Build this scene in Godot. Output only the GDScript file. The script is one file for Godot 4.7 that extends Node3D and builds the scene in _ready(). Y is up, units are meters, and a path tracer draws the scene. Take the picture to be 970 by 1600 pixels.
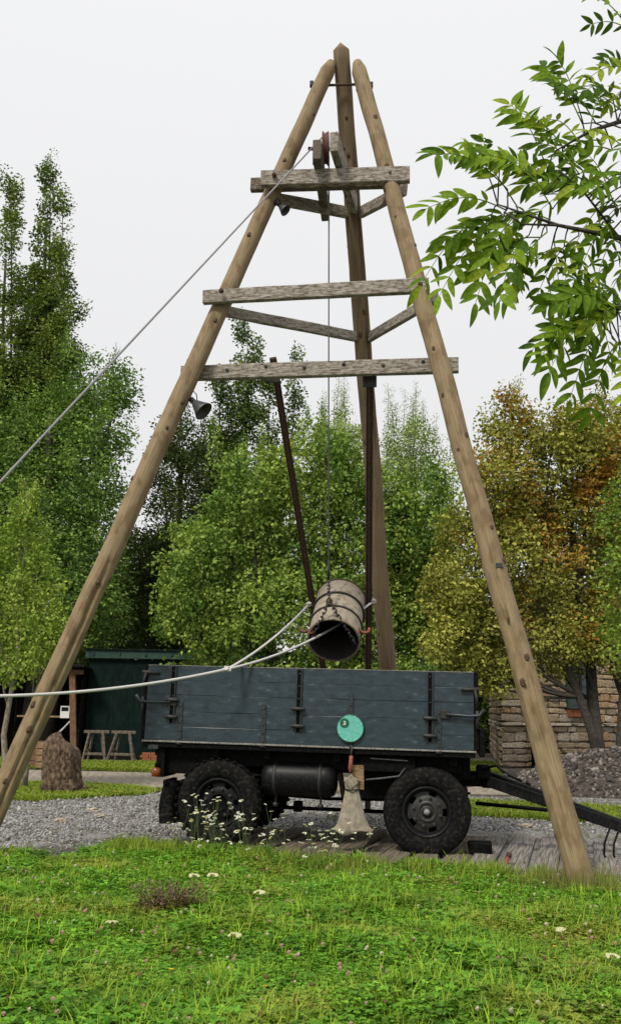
extends Node3D
# An outdoor museum yard: timber tripod hoist over a drop-side trailer. Metres, y up, camera looks along -z.

var rng := RandomNumberGenerator.new()
var taken := {}
var tex_cache := {}
var fnoise := FastNoiseLite.new()

# ---------------------------------------------------------------- naming
func numbered(parent: Node, called: String) -> String:
	var key := str(parent.get_instance_id()) + called
	var n: int = taken.get(key, 0)
	taken[key] = n + 1
	return called if n == 0 else "%s_%03d" % [called, n]

func tag(o: Node, label: String, category: String, group := "", kind := "") -> void:
	if label: o.set_meta("label", label)
	if category: o.set_meta("category", category)
	if group: o.set_meta("group", group)
	if kind: o.set_meta("kind", kind)

func thing(called: String, label: String, category: String, at := Vector3.ZERO, turn := 0.0, group := "") -> Node3D:
	var o := Node3D.new()
	o.name = numbered(self, called)
	add_child(o, true)
	o.position = at
	o.rotation.y = turn
	tag(o, label, category, group)
	return o

func part(parent: Node, called: String, mesh: Mesh, m: Material, xf := Transform3D(), label := "") -> MeshInstance3D:
	var o := MeshInstance3D.new()
	o.name = numbered(parent, called)
	o.mesh = mesh
	o.material_override = m
	o.transform = xf
	parent.add_child(o, true)
	if label: o.set_meta("label", label)
	return o

func scatter(parent: Node, called: String, mesh: Mesh, m: Material, buf: PackedFloat32Array) -> MultiMeshInstance3D:
	var mm := MultiMesh.new()
	mm.transform_format = MultiMesh.TRANSFORM_3D
	mm.use_colors = true
	mm.mesh = mesh
	mm.instance_count = buf.size() / 16
	mm.buffer = buf
	var o := MultiMeshInstance3D.new()
	o.name = numbered(parent, called)
	o.multimesh = mm
	o.material_override = m
	parent.add_child(o, true)
	o.set_meta("kind", "stuff")
	return o

func push(buf: PackedFloat32Array, b: Basis, p: Vector3, c: Color) -> void:
	buf.append_array(PackedFloat32Array([b.x.x, b.y.x, b.z.x, p.x, b.x.y, b.y.y, b.z.y, p.y, b.x.z, b.y.z, b.z.z, p.z, c.r, c.g, c.b, 1.0]))

# ---------------------------------------------------------------- materials
func lin(r: float, g: float, b: float) -> Color:
	return Color(r, g, b).linear_to_srgb()

func noise_tex(freq: float, sd: int, cols: Array, offs: Array, kind := FastNoiseLite.TYPE_SIMPLEX_SMOOTH, size := 512, octaves := 4) -> NoiseTexture2D:
	var key := str([freq, sd, cols, offs, kind, size, octaves])
	if tex_cache.has(key): return tex_cache[key]
	var n := FastNoiseLite.new()
	n.noise_type = kind
	n.frequency = freq
	n.seed = sd
	n.fractal_octaves = octaves
	var t := NoiseTexture2D.new()
	t.width = size
	t.height = size
	t.seamless = true
	t.noise = n
	if cols.size():
		var g := Gradient.new()
		g.offsets = PackedFloat32Array(offs)
		var pc := PackedColorArray()
		for c in cols: pc.append(Color(c[0], c[1], c[2]).linear_to_srgb())
		g.colors = pc
		t.color_ramp = g
	tex_cache[key] = t
	return t

func surf(cols: Array, offs: Array, freq: float, scale: Vector3, rough: float, relief := 0.0, world := false, sd := 1, kind := FastNoiseLite.TYPE_SIMPLEX_SMOOTH) -> StandardMaterial3D:
	var m := StandardMaterial3D.new()
	m.albedo_texture = noise_tex(freq, sd, cols, offs, kind)
	m.uv1_triplanar = true
	m.uv1_world_triplanar = world
	m.uv1_scale = scale
	m.uv1_offset = Vector3(sd * 0.37, sd * 0.61, sd * 0.23)
	m.roughness = rough
	if relief > 0.0:
		m.heightmap_enabled = true
		m.heightmap_scale = relief
		m.heightmap_texture = noise_tex(freq, sd + 50, [], [], kind)
	return m

func plain(c: Array, rough: float, metal := 0.0) -> StandardMaterial3D:
	var m := StandardMaterial3D.new()
	m.albedo_color = lin(c[0], c[1], c[2])
	m.roughness = rough
	m.metallic = metal
	return m

func over(m: StandardMaterial3D, cols: Array, freq: float, sd: int, scale: Vector3) -> void:
	# a second, coarser layer of stains multiplied over the first
	m.detail_enabled = true
	m.detail_blend_mode = BaseMaterial3D.BLEND_MODE_MUL
	m.detail_uv_layer = BaseMaterial3D.DETAIL_UV_2
	m.detail_albedo = noise_tex(freq, sd, cols, [0.25, 0.5, 0.7])
	m.uv2_triplanar = true
	m.uv2_world_triplanar = true
	m.uv2_scale = scale

func leaf_mat(back: Array, rough := 0.55) -> StandardMaterial3D:
	var m := StandardMaterial3D.new()
	m.vertex_color_use_as_albedo = true
	m.roughness = rough
	m.metallic_specular = 0.2
	m.backlight_enabled = true
	m.backlight = lin(back[0], back[1], back[2])
	return m

# ---------------------------------------------------------------- shapes
func tool(smooth := true) -> SurfaceTool:
	var st := SurfaceTool.new()
	st.begin(Mesh.PRIMITIVE_TRIANGLES)
	st.set_smooth_group(0 if smooth else -1)
	return st

func done(st: SurfaceTool) -> ArrayMesh:
	st.generate_normals()
	return st.commit()

func tri(st: SurfaceTool, a: Vector3, b: Vector3, c: Vector3) -> void:
	st.add_vertex(a)
	st.add_vertex(c)
	st.add_vertex(b)

func quad(st: SurfaceTool, a: Vector3, b: Vector3, c: Vector3, d: Vector3) -> void:
	tri(st, a, b, c)
	tri(st, a, c, d)

func face(st: SurfaceTool, pts: Array, middle: Vector3) -> void:
	var n: Vector3 = (pts[1] - pts[0]).cross(pts[2] - pts[0])
	var q := pts
	if n.dot(pts[0] + pts[1] + pts[2] - middle * 3.0) < 0.0:
		q = pts.duplicate()
		q.reverse()
	for i in range(1, q.size() - 1): tri(st, q[0], q[i], q[i + 1])

func cbox(st: SurfaceTool, xf: Transform3D, size: Vector3, ch := 0.006, jit := 0.0) -> void:
	var h := size * 0.5
	var c := minf(ch, minf(h.x, minf(h.y, h.z)) * 0.9)
	var P := {}
	for sx in [-1, 1]:
		for sy in [-1, 1]:
			for sz in [-1, 1]:
				var j := Vector3(rng.randf_range(-jit, jit), rng.randf_range(-jit, jit), rng.randf_range(-jit, jit)) if jit > 0.0 else Vector3.ZERO
				var s := Vector3(sx, sy, sz)
				P[[sx, sy, sz]] = [xf * (j + s * Vector3(h.x, h.y - c, h.z - c)), xf * (j + s * Vector3(h.x - c, h.y, h.z - c)), xf * (j + s * Vector3(h.x - c, h.y - c, h.z))]
	var o := xf.origin
	for s in [-1, 1]:
		face(st, [P[[s, -1, -1]][0], P[[s, 1, -1]][0], P[[s, 1, 1]][0], P[[s, -1, 1]][0]], o)
		face(st, [P[[-1, s, -1]][1], P[[1, s, -1]][1], P[[1, s, 1]][1], P[[-1, s, 1]][1]], o)
		face(st, [P[[-1, -1, s]][2], P[[1, -1, s]][2], P[[1, 1, s]][2], P[[-1, 1, s]][2]], o)
		for t in [-1, 1]:
			face(st, [P[[s, t, -1]][0], P[[s, t, 1]][0], P[[s, t, 1]][1], P[[s, t, -1]][1]], o)
			face(st, [P[[s, -1, t]][0], P[[s, 1, t]][0], P[[s, 1, t]][2], P[[s, -1, t]][2]], o)
			face(st, [P[[-1, s, t]][1], P[[1, s, t]][1], P[[1, s, t]][2], P[[-1, s, t]][2]], o)
			for u in [-1, 1]: face(st, P[[s, t, u]], o)

func box_mesh(size: Vector3, ch := 0.006, jit := 0.0) -> ArrayMesh:
	var st := tool(false)
	cbox(st, Transform3D(), size, ch, jit)
	return done(st)

func tube(st: SurfaceTool, pts: Array, radii: Variant, sides := 8, caps := true) -> void:
	var rings := []
	var n := pts.size()
	var t0: Vector3 = (pts[1] - pts[0]).normalized()
	var u := t0.cross(Vector3.UP if absf(t0.y) < 0.9 else Vector3.RIGHT).normalized()
	for i in n:
		var t: Vector3 = (pts[mini(i + 1, n - 1)] - pts[maxi(i - 1, 0)]).normalized()
		u = (u - t * u.dot(t)).normalized()
		var v := t.cross(u)
		var r: float = radii if not radii is Array else radii[i]
		var ring := []
		for k in sides:
			var a := TAU * k / sides
			ring.append(pts[i] + (u * cos(a) + v * sin(a)) * r)
		rings.append(ring)
	for i in n - 1:
		for k in sides:
			var k2 := (k + 1) % sides
			quad(st, rings[i][k], rings[i][k2], rings[i + 1][k2], rings[i + 1][k])
	if caps:
		for k in range(1, sides - 1):
			tri(st, rings[0][0], rings[0][k + 1], rings[0][k])
			tri(st, rings[n - 1][0], rings[n - 1][k], rings[n - 1][k + 1])

func tube_mesh(pts: Array, radii: Variant, sides := 8) -> ArrayMesh:
	var st := tool(true)
	tube(st, pts, radii, sides)
	return done(st)

func lathe(st: SurfaceTool, xf: Transform3D, prof: Array, segs := 32) -> void:
	# prof: Vector2(radius, height), the outside on the right hand when going up
	for i in prof.size() - 1:
		var a: Vector2 = prof[i]
		var b: Vector2 = prof[i + 1]
		for k in segs:
			var p := TAU * k / segs
			var q := TAU * (k + 1) / segs
			var a0 := xf * Vector3(a.x * cos(p), a.y, a.x * sin(p))
			var a1 := xf * Vector3(a.x * cos(q), a.y, a.x * sin(q))
			var b0 := xf * Vector3(b.x * cos(p), b.y, b.x * sin(p))
			var b1 := xf * Vector3(b.x * cos(q), b.y, b.x * sin(q))
			if a.x > 1e-5: tri(st, a0, b1, a1)
			if b.x > 1e-5: tri(st, a0, b0, b1)

func lathe_mesh(prof: Array, segs := 32, smooth := true) -> ArrayMesh:
	var st := tool(smooth)
	lathe(st, Transform3D(), prof, segs)
	return done(st)

func torus(st: SurfaceTool, xf: Transform3D, R: float, r: float, segs := 32, sides := 8, stretch := 0.0) -> void:
	var pts := []
	for i in segs + 1:
		var a := TAU * i / segs
		pts.append(xf * Vector3(cos(a) * R, sin(a) * R + (stretch if sin(a) >= 0.0 else -stretch), 0))
	tube(st, pts, r, sides, false)

func along(a: Vector3, b: Vector3) -> Basis:
	# y axis from a to b
	var y := (b - a).normalized()
	var x := y.cross(Vector3.BACK if absf(y.z) < 0.9 else Vector3.UP).normalized()
	return Basis(x, y, x.cross(y))

func beam_basis(a: Vector3, b: Vector3) -> Basis:
	# x axis from a to b, y as upright as can be
	var x := (b - a).normalized()
	var z := x.cross(Vector3.UP).normalized()
	return Basis(x, z.cross(x), z)

func beam(parent: Node, called: String, a: Vector3, b: Vector3, high: float, thick: float, m: Material, ch := 0.008) -> MeshInstance3D:
	# a sawn timber with slightly uneven long edges, its own axes along the grain
	var st := tool(false)
	var L := a.distance_to(b)
	var n := maxi(2, int(L / 0.35))
	var rows := []
	for i in n + 1:
		var x := L * i / n - L / 2
		var e := []
		for k in 8:
			var s: Array = [[-1, -1, 1], [1, -1, 1], [1, -1, 0], [1, 1, 0], [1, 1, 1], [-1, 1, 1], [-1, 1, 0], [-1, -1, 0]][k]
			var hy := high / 2
			var hz := thick / 2
			var w := rng.randf_range(-0.003, 0.003)
			var y: float = s[1] * (hy - (0.0 if s[2] == 1 else ch)) + w
			var z: float = s[0] * (hz - (ch if s[2] == 1 else 0.0)) + w * 0.5
			e.append(Vector3(x, y, z))
		rows.append(e)
	for i in n:
		for k in 8: face(st, [rows[i][k], rows[i][(k + 1) % 8], rows[i + 1][(k + 1) % 8], rows[i + 1][k]], (rows[i][0] + rows[i][4]) * 0.5)
	face(st, rows[0], Vector3.ZERO)
	face(st, rows[n], Vector3.ZERO)
	return part(parent, called, done(st), m, Transform3D(beam_basis(a, b), (a + b) / 2))

func sheet(called: String, poly: Array, y: float, m: Material, kind := "structure") -> MeshInstance3D:
	var pv := PackedVector2Array()
	for p in poly: pv.append(Vector2(p[0], p[1]))
	var ix := Geometry2D.triangulate_polygon(pv)
	var st := tool(true)
	for i in range(0, ix.size(), 3):
		face(st, [Vector3(pv[ix[i]].x, y, pv[ix[i]].y), Vector3(pv[ix[i + 1]].x, y, pv[ix[i + 1]].y), Vector3(pv[ix[i + 2]].x, y, pv[ix[i + 2]].y)], Vector3(0, y - 100, 0))
	var o := part(self, called, done(st), m)
	o.set_meta("kind", kind)
	return o

func ragged(poly: Array, amount: float, step: float) -> Array:
	# the same outline with an uneven edge
	var out := []
	for i in poly.size():
		var a := Vector2(poly[i][0], poly[i][1])
		var nx: Array = poly[(i + 1) % poly.size()]
		var b := Vector2(nx[0], nx[1])
		var n := clampi(int(a.distance_to(b) / step), 1, 40)
		for k in n:
			var p := a.lerp(b, float(k) / n)
			if k > 0: p += Vector2(rng.randf_range(-amount, amount), rng.randf_range(-amount, amount))
			out.append([p.x, p.y])
	return out

func lump(r: Vector3, rough: float, sd: int, rings := 6, segs := 9) -> ArrayMesh:
	# an uneven stone
	var st := tool(false)
	var nz := FastNoiseLite.new()
	nz.seed = sd
	nz.frequency = 0.9
	var g := []
	for i in rings + 1:
		var row := []
		for k in segs:
			var th := PI * i / rings
			var ph := TAU * k / segs
			var d := Vector3(sin(th) * cos(ph), cos(th), sin(th) * sin(ph))
			row.append(d * r * (1.0 + rough * nz.get_noise_3d(d.x * 1.5 + sd, d.y * 1.5, d.z * 1.5) * 2.0))
		g.append(row)
	for i in rings:
		for k in segs:
			var k2 := (k + 1) % segs
			face(st, [g[i][k], g[i][k2], g[i + 1][k2]], Vector3.ZERO)
			face(st, [g[i][k], g[i + 1][k2], g[i + 1][k]], Vector3.ZERO)
	return done(st)

# ---------------------------------------------------------------- plants
func leaf(st: SurfaceTool, p: Vector3, dir: Vector3, nrm: Vector3, l: float, w: float, c: Color) -> void:
	var d := dir.normalized()
	var s := d.cross(nrm).normalized()
	var n := s.cross(d)
	var mid := p + d * l * 0.45 - n * w * 0.18
	var tip := p + d * l - n * l * 0.12
	st.set_color(c)
	tri(st, p, mid + s * w * 0.5 + n * w * 0.18, tip)
	tri(st, p, tip, mid - s * w * 0.5 + n * w * 0.18)

func leaf_clump(n: int, l: float, w: float, sd: int, up := 0.5) -> ArrayMesh:
	# leaves spread through a ball of radius one
	var r := RandomNumberGenerator.new()
	r.seed = sd
	var st := tool(false)
	for i in n:
		var d := Vector3(r.randfn(), r.randfn(), r.randfn()).normalized()
		var p := d * pow(r.randf(), 0.45)
		var dir := (d + Vector3(r.randfn(), r.randfn() - 0.3, r.randfn()) * 0.7).normalized()
		var nrm := (Vector3(r.randfn(), r.randfn(), r.randfn()) * 0.55 + Vector3.UP * up + d * 0.5).normalized()
		var v := r.randf_range(0.6, 1.35)
		var k := r.randf_range(0.7, 1.2)
		leaf(st, p, dir, nrm, l * k, w * k, Color(v, v, v * r.randf_range(0.8, 1.1)))
	return done(st)

func tree(called: String, label: String, cat: String, at: Vector3, lobes: Array, clump: Mesh, lm: Material, bark: Material, cfg: Dictionary) -> Node3D:
	# lobes: centre xyz (seen from the foot of the tree), radii xyz. A trunk, limbs up to the lobes, twigs, and leaf clumps through every lobe.
	var t := thing(called, label, cat, at, 0.0, cfg.get("group", ""))
	var r := RandomNumberGenerator.new()
	r.seed = cfg.get("seed", 7)
	var nz := FastNoiseLite.new()
	nz.seed = cfg.get("seed", 7)
	nz.frequency = 1.0
	var size: float = cfg.get("size", 0.3)
	var per: float = cfg.get("density", 60.0)
	var hole: float = cfg.get("hole", -0.15)
	var nf: float = cfg.get("freq", 0.9)
	var c0: Color = cfg.c0
	var c1: Color = cfg.c1
	var c2: Color = cfg.get("c2", c1)
	var part2: float = cfg.get("part2", 0.0)
	var trunks: Array = cfg.get("trunks", [])
	var heads := []
	for tk in trunks:
		var pts := []
		var a: Vector3 = tk[0]
		var b: Vector3 = tk[1]
		var rad := []
		var n := 9
		for i in n + 1:
			var f := float(i) / n
			pts.append(a.lerp(b, f) + Vector3(nz.get_noise_2d(f * 2.0, tk[2] * 90.0), 0, nz.get_noise_2d(f * 2.0 + 9.0, tk[2] * 50.0)) * 0.35 * sin(f * PI) * tk[0].distance_to(b) * 0.12)
			rad.append(lerpf(tk[2], tk[2] * 0.3, pow(f, 0.8)) * (1.35 if i == 0 else 1.0))
		part(t, "trunk", tube_mesh(pts, rad, 9), bark)
		heads.append([pts, tk[2]])
	var twigs := tool(true)
	var buf := PackedFloat32Array()
	for lb in lobes:
		var c := Vector3(lb[0], lb[1], lb[2])
		var R := Vector3(lb[3], lb[4], lb[5])
		if heads.size() and not cfg.get("slim", false):
			var best: Array = heads[0]
			for h in heads:
				if absf(h[0][6].x - c.x) + absf(h[0][6].z - c.z) < absf(best[0][6].x - c.x) + absf(best[0][6].z - c.z): best = h
			var from: Vector3 = best[0][clampi(int(9.0 * c.y / maxf(best[0][9].y, 0.1) - 3.0), 2, 8)]
			var kink := from.lerp(c, 0.5) + Vector3(r.randfn() * 0.15, -0.12 * from.distance_to(c), r.randfn() * 0.15)
			var rr: float = best[1] * 0.38
			var lp := []
			var lr := []
			for i in 6:
				var f := i / 5.0
				lp.append(from.lerp(kink, f).lerp(kink.lerp(c + Vector3.UP * R.y * 0.4, f), f))
				lr.append(lerpf(rr, rr * 0.2, f))
			part(t, "limb", tube_mesh(lp, lr, 6), bark)
		var vol := R.x * R.y * R.z
		var count := int(per * pow(vol, 0.72) * (lb[6] if lb.size() > 6 else 1.0))
		for i in count:
			var d := Vector3(r.randfn(), r.randfn(), r.randfn()).normalized()
			var rad := pow(r.randf(), 0.36) * (1.0 + 0.22 * nz.get_noise_3d(d.x * 2.2 + c.x * 3.0, d.y * 2.2 + c.y, d.z * 2.2 + c.z))
			var p := c + d * rad * R
			if nz.get_noise_3d(p.x * nf, p.y * nf, p.z * nf) < hole: continue
			if p.y < cfg.get("floor", 0.3): continue
			var s := size * r.randf_range(0.6, 1.25)
			var b := Basis.from_euler(Vector3(r.randfn() * 0.3, r.randf() * TAU, r.randfn() * 0.3)).scaled(Vector3.ONE * s)
			var f := clampf(0.5 + nz.get_noise_3d(p.x * 0.5 + 40.0, p.y * 0.5, p.z * 0.5) * 0.9 + r.randfn() * 0.34, 0.0, 1.0)
			var col := c0.lerp(c1, f)
			if part2 > 0.0 and nz.get_noise_3d(p.x * 0.45 - 70.0, p.y * 0.45, p.z * 0.45) + cfg.get("lift2", 0.0) * (p.y - cfg.get("mid2", 5.0)) + cfg.get("side2", 0.0) * p.x + r.randfn() * 0.14 > 1.0 - part2: col = c2.lerp(col, r.randf() * 0.45)
			push(buf, b, p, col)
			if i % 34 == 0 and rad > 0.5: tube(twigs, [c.lerp(p, 0.15), c.lerp(p, 0.6) + Vector3(0, -0.05, 0), p], [0.022, 0.013, 0.005], 4, false)
		# thin shoots that stand out above the outline
		for i in int(lb[7] if lb.size() > 7 else 0.0):
			var a := Vector3(r.randfn() * 0.45 * R.x, R.y * 0.75, r.randfn() * 0.45 * R.z) + c
			var l: float = r.randf_range(0.5, 1.0) * cfg.get("shoot", 0.9)
			var q := a + Vector3(r.randfn() * 0.1, l, r.randfn() * 0.1)
			tube(twigs, [a, a.lerp(q, 0.5), q], [0.009, 0.006, 0.003], 4, false)
			for k in 9:
				var f := k / 8.0
				var s2 := size * lerpf(0.95, 0.5, f)
				push(buf, Basis.from_euler(Vector3(0, r.randf() * TAU, 0)).scaled(Vector3(s2 * 0.8, s2 * 1.2, s2 * 0.8)), a.lerp(q, f) + Vector3(r.randfn(), 0, r.randfn()) * 0.05, c0.lerp(c1, r.randf()))
	if lobes.size(): part(t, "twigs", done(twigs), bark).set_meta("kind", "stuff")
	scatter(t, "crown", clump, lm, buf)
	return t

func plumes(axes: Array, sd: int, per_metre := 2.2) -> Array:
	# upright plumes of a columnar poplar round near-vertical stems; an axis is foot, top, radius below, radius above
	var r := RandomNumberGenerator.new()
	r.seed = sd
	var out := []
	for ax in axes:
		var a: Vector3 = ax[0]
		var b: Vector3 = ax[1]
		var n := int(a.distance_to(b) * per_metre)
		for i in n:
			var f := (i + r.randf()) / n
			var rad: float = lerpf(ax[2], ax[3], f)
			var ph := r.randf() * TAU
			var k := sqrt(r.randf()) * rad
			var p := a.lerp(b, f) + Vector3(cos(ph) * k, 0, sin(ph) * k)
			var w := clampf(rad * 0.36, 0.13, 0.45) * r.randf_range(0.7, 1.3)
			out.append([p.x, p.y, p.z, w, r.randf_range(0.6, 1.15) * clampf(rad, 0.45, 1.1), w])
	return out

# ---------------------------------------------------------------- the scene
var M := {}

func _ready() -> void:
	rng.seed = 20240907
	fnoise.seed = 5
	fnoise.frequency = 0.35
	var cam := Camera3D.new()
	cam.position = Vector3(0, 1.6, 0)
	cam.basis = Basis(Vector3.RIGHT, deg_to_rad(11.4)) * Basis(Vector3.BACK, deg_to_rad(1.0))
	cam.fov = 56.145
	cam.near = 0.05
	cam.far = 900.0
	add_child(cam)
	var sky_m := ProceduralSkyMaterial.new()
	sky_m.sky_horizon_color = lin(0.412, 0.413, 0.418)
	sky_m.sky_top_color = lin(0.505, 0.507, 0.514)
	sky_m.sky_curve = 0.6
	sky_m.ground_bottom_color = lin(0.12, 0.12, 0.10)
	sky_m.ground_horizon_color = lin(0.30, 0.30, 0.28)
	sky_m.sun_angle_max = 1.0
	var env := Environment.new()
	env.background_mode = Environment.BG_SKY
	env.sky = Sky.new()
	env.sky.sky_material = sky_m
	env.tonemap_mode = Environment.TONE_MAPPER_LINEAR
	env.tonemap_exposure = 1.9
	env.sdfgi_enabled = true
	env.ssao_enabled = true
	env.ssil_enabled = true
	var we := WorldEnvironment.new()
	we.environment = env
	add_child(we)
	var sun := DirectionalLight3D.new()
	sun.light_energy = 0.5
	sun.light_angular_distance = 11.0
	sun.light_color = Color(1.0, 0.97, 0.92)
	sun.shadow_enabled = true
	sun.sky_mode = DirectionalLight3D.SKY_MODE_LIGHT_ONLY
	sun.look_at_from_position(Vector3(-5, 11, 8.5), Vector3.ZERO)
	add_child(sun)

	materials()
	ground()
	buildings()
	trees()
	tripod()
	trailer()
	hoist()
	yard_things()
	ash()
	meadow()

func materials() -> void:
	for i in 3:
		M["pole%d" % i] = surf([[0.15, 0.105, 0.055], [0.235, 0.172, 0.092], [0.26, 0.197, 0.11], [0.31, 0.245, 0.15]], [0.15, 0.40, 0.6, 0.88], 0.022, Vector3(7.0, 0.16, 7.0), 0.82, 0.3, false, 3 + i)
		over(M["pole%d" % i], [[0.62, 0.56, 0.47], [1, 0.98, 0.95], [1, 1, 1]], 0.012, 11 + i, Vector3(0.9, 0.5, 0.9))
	M.rear_pole = surf([[0.085, 0.058, 0.031], [0.155, 0.11, 0.058], [0.185, 0.135, 0.073], [0.24, 0.18, 0.105]], [0.15, 0.40, 0.6, 0.88], 0.022, Vector3(7.0, 0.16, 7.0), 0.82, 0.35, false, 8)
	M.grey_wood = surf([[0.07, 0.055, 0.042], [0.26, 0.23, 0.19], [0.38, 0.35, 0.305], [0.50, 0.475, 0.43]], [0.2, 0.36, 0.54, 0.85], 0.03, Vector3(0.32, 7.0, 7.0), 0.9, 0.4, false, 15)
	over(M.grey_wood, [[0.50, 0.44, 0.38], [0.95, 0.94, 0.92], [1, 1, 1]], 0.03, 16, Vector3(0.7, 1.2, 0.7))
	M.dark_wood = surf([[0.035, 0.027, 0.018], [0.10, 0.077, 0.055], [0.19, 0.155, 0.115], [0.29, 0.25, 0.20]], [0.2, 0.42, 0.6, 0.85], 0.03, Vector3(0.7, 6.0, 6.0), 0.9, 0.5, false, 18)
	M.knot = plain([0.07, 0.04, 0.022], 0.8)
	M.iron = surf([[0.012, 0.011, 0.011], [0.022, 0.02, 0.019], [0.05, 0.04, 0.034]], [0.3, 0.6, 0.9], 0.03, Vector3.ONE * 2.0, 0.55, 0.05, false, 21)
	M.rust = surf([[0.03, 0.016, 0.011], [0.065, 0.034, 0.021], [0.12, 0.056, 0.03]], [0.25, 0.5, 0.85], 0.02, Vector3.ONE * 3.0, 0.8, 0.1, false, 22)
	M.red_rust = surf([[0.10, 0.03, 0.018], [0.24, 0.06, 0.035], [0.34, 0.11, 0.06]], [0.25, 0.5, 0.85], 0.02, Vector3.ONE * 4.0, 0.75, 0.1, false, 23)
	M.wheel_grey = surf([[0.014, 0.014, 0.014], [0.024, 0.023, 0.022], [0.05, 0.047, 0.042]], [0.3, 0.6, 0.9], 0.02, Vector3.ONE * 3.0, 0.5, 0.05, false, 25)
	M.wheel_red = surf([[0.05, 0.02, 0.014], [0.11, 0.035, 0.026], [0.17, 0.06, 0.04]], [0.25, 0.5, 0.85], 0.02, Vector3.ONE * 4.0, 0.75, 0.1, false, 23)
	M.black = surf([[0.004, 0.004, 0.004], [0.006, 0.006, 0.006], [0.014, 0.013, 0.012]], [0.3, 0.6, 0.92], 0.02, Vector3.ONE * 1.5, 0.6, 0.0, false, 24)
	M.black_gloss = surf([[0.006, 0.006, 0.007], [0.010, 0.010, 0.011], [0.024, 0.022, 0.02]], [0.3, 0.6, 0.92], 0.02, Vector3.ONE * 2.0, 0.42, 0.04, false, 25)
	M.rubber = surf([[0.006, 0.006, 0.006], [0.010, 0.010, 0.010], [0.045, 0.040, 0.032]], [0.3, 0.58, 0.9], 0.02, Vector3.ONE * 1.6, 0.72, 0.1, false, 26)
	M.paint = surf([[0.021, 0.033, 0.042], [0.026, 0.043, 0.055], [0.029, 0.048, 0.062], [0.085, 0.11, 0.128]], [0.15, 0.42, 0.74, 0.95], 0.018, Vector3(0.6, 1.3, 1.3), 0.36, 0.12, false, 27)
	over(M.paint, [[0.74, 0.75, 0.76], [0.97, 0.98, 0.98], [1, 1, 1]], 0.014, 28, Vector3(0.8, 1.1, 0.8))
	M.paint_steel = surf([[0.014, 0.019, 0.023], [0.020, 0.029, 0.036], [0.06, 0.062, 0.06]], [0.3, 0.6, 0.95], 0.02, Vector3.ONE * 3.0, 0.45, 0.05, false, 29)
	M.worn_edge = surf([[0.10, 0.10, 0.095], [0.30, 0.29, 0.27], [0.16, 0.11, 0.08]], [0.3, 0.55, 0.9], 0.03, Vector3(2, 2, 2), 0.5, 0.0, false, 30)
	M.barrel = surf([[0.12, 0.07, 0.04], [0.255, 0.21, 0.15], [0.33, 0.29, 0.22], [0.27, 0.23, 0.165]], [0.14, 0.32, 0.6, 0.9], 0.014, Vector3(1.6, 1.6, 1.6), 0.6, 0.08, false, 31)
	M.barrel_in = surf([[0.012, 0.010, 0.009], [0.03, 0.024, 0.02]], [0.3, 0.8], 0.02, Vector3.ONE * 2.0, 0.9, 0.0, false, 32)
	M.rope = surf([[0.42, 0.41, 0.39], [0.68, 0.67, 0.65]], [0.35, 0.65], 0.06, Vector3.ONE * 8.0, 0.85, 0.1, false, 33)
	M.steel_rope = surf([[0.14, 0.14, 0.145], [0.34, 0.34, 0.35]], [0.35, 0.65], 0.06, Vector3.ONE * 8.0, 0.5, 0.0, false, 34)
	M.bark = surf([[0.02, 0.016, 0.012], [0.05, 0.042, 0.033], [0.09, 0.08, 0.066]], [0.25, 0.5, 0.85], 0.02, Vector3(3.0, 0.8, 3.0), 0.95, 0.8, true, 35)
	M.pale_bark = surf([[0.10, 0.085, 0.06], [0.22, 0.19, 0.14], [0.32, 0.28, 0.21]], [0.25, 0.5, 0.85], 0.02, Vector3(3.0, 0.8, 3.0), 0.9, 0.4, true, 36)
	M.soil = surf([[0.045, 0.036, 0.026], [0.10, 0.085, 0.062], [0.16, 0.14, 0.11]], [0.25, 0.5, 0.8], 0.02, Vector3.ONE * 0.5, 0.95, 2.0, true, 37)
	M.gravel = surf([[0.08, 0.076, 0.071], [0.19, 0.184, 0.176], [0.27, 0.262, 0.25], [0.43, 0.42, 0.40]], [0.2, 0.42, 0.6, 0.88], 0.05, Vector3.ONE * 0.6, 0.92, 2.5, true, 38)
	over(M.gravel, [[0.62, 0.58, 0.52], [0.95, 0.93, 0.9], [1, 1, 1]], 0.012, 39, Vector3.ONE * 0.22)
	M.sand = surf([[0.17, 0.14, 0.105], [0.27, 0.235, 0.185], [0.36, 0.325, 0.27]], [0.25, 0.5, 0.85], 0.03, Vector3.ONE * 0.4, 0.95, 1.5, true, 40)
	M.turf = surf([[0.03, 0.04, 0.008], [0.06, 0.085, 0.015], [0.12, 0.13, 0.035]], [0.25, 0.5, 0.8], 0.03, Vector3.ONE * 0.7, 0.95, 2.5, true, 41)
	M.stone = []
	for k in 5:
		var t: Array = [[0.40, 0.31, 0.195], [0.45, 0.345, 0.21], [0.33, 0.265, 0.195], [0.43, 0.28, 0.15], [0.48, 0.41, 0.31]][k]
		M.stone.append(surf([[t[0] * 0.35, t[1] * 0.34, t[2] * 0.34], [t[0] * 0.8, t[1] * 0.8, t[2] * 0.8], [t[0] * 1.15, t[1] * 1.15, t[2] * 1.2]], [0.2, 0.48, 0.85], 0.02, Vector3.ONE * 1.3, 0.92, 1.5, true, 42 + k))
	M.mortar = surf([[0.07, 0.058, 0.045], [0.17, 0.145, 0.11]], [0.3, 0.7], 0.03, Vector3.ONE, 0.95, 1.0, true, 48)
	M.green_paint = surf([[0.005, 0.0115, 0.010], [0.0065, 0.015, 0.013], [0.009, 0.02, 0.017]], [0.25, 0.55, 0.9], 0.01, Vector3(1.0, 0.4, 1.0), 0.75, 0.0, true, 49)
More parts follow.
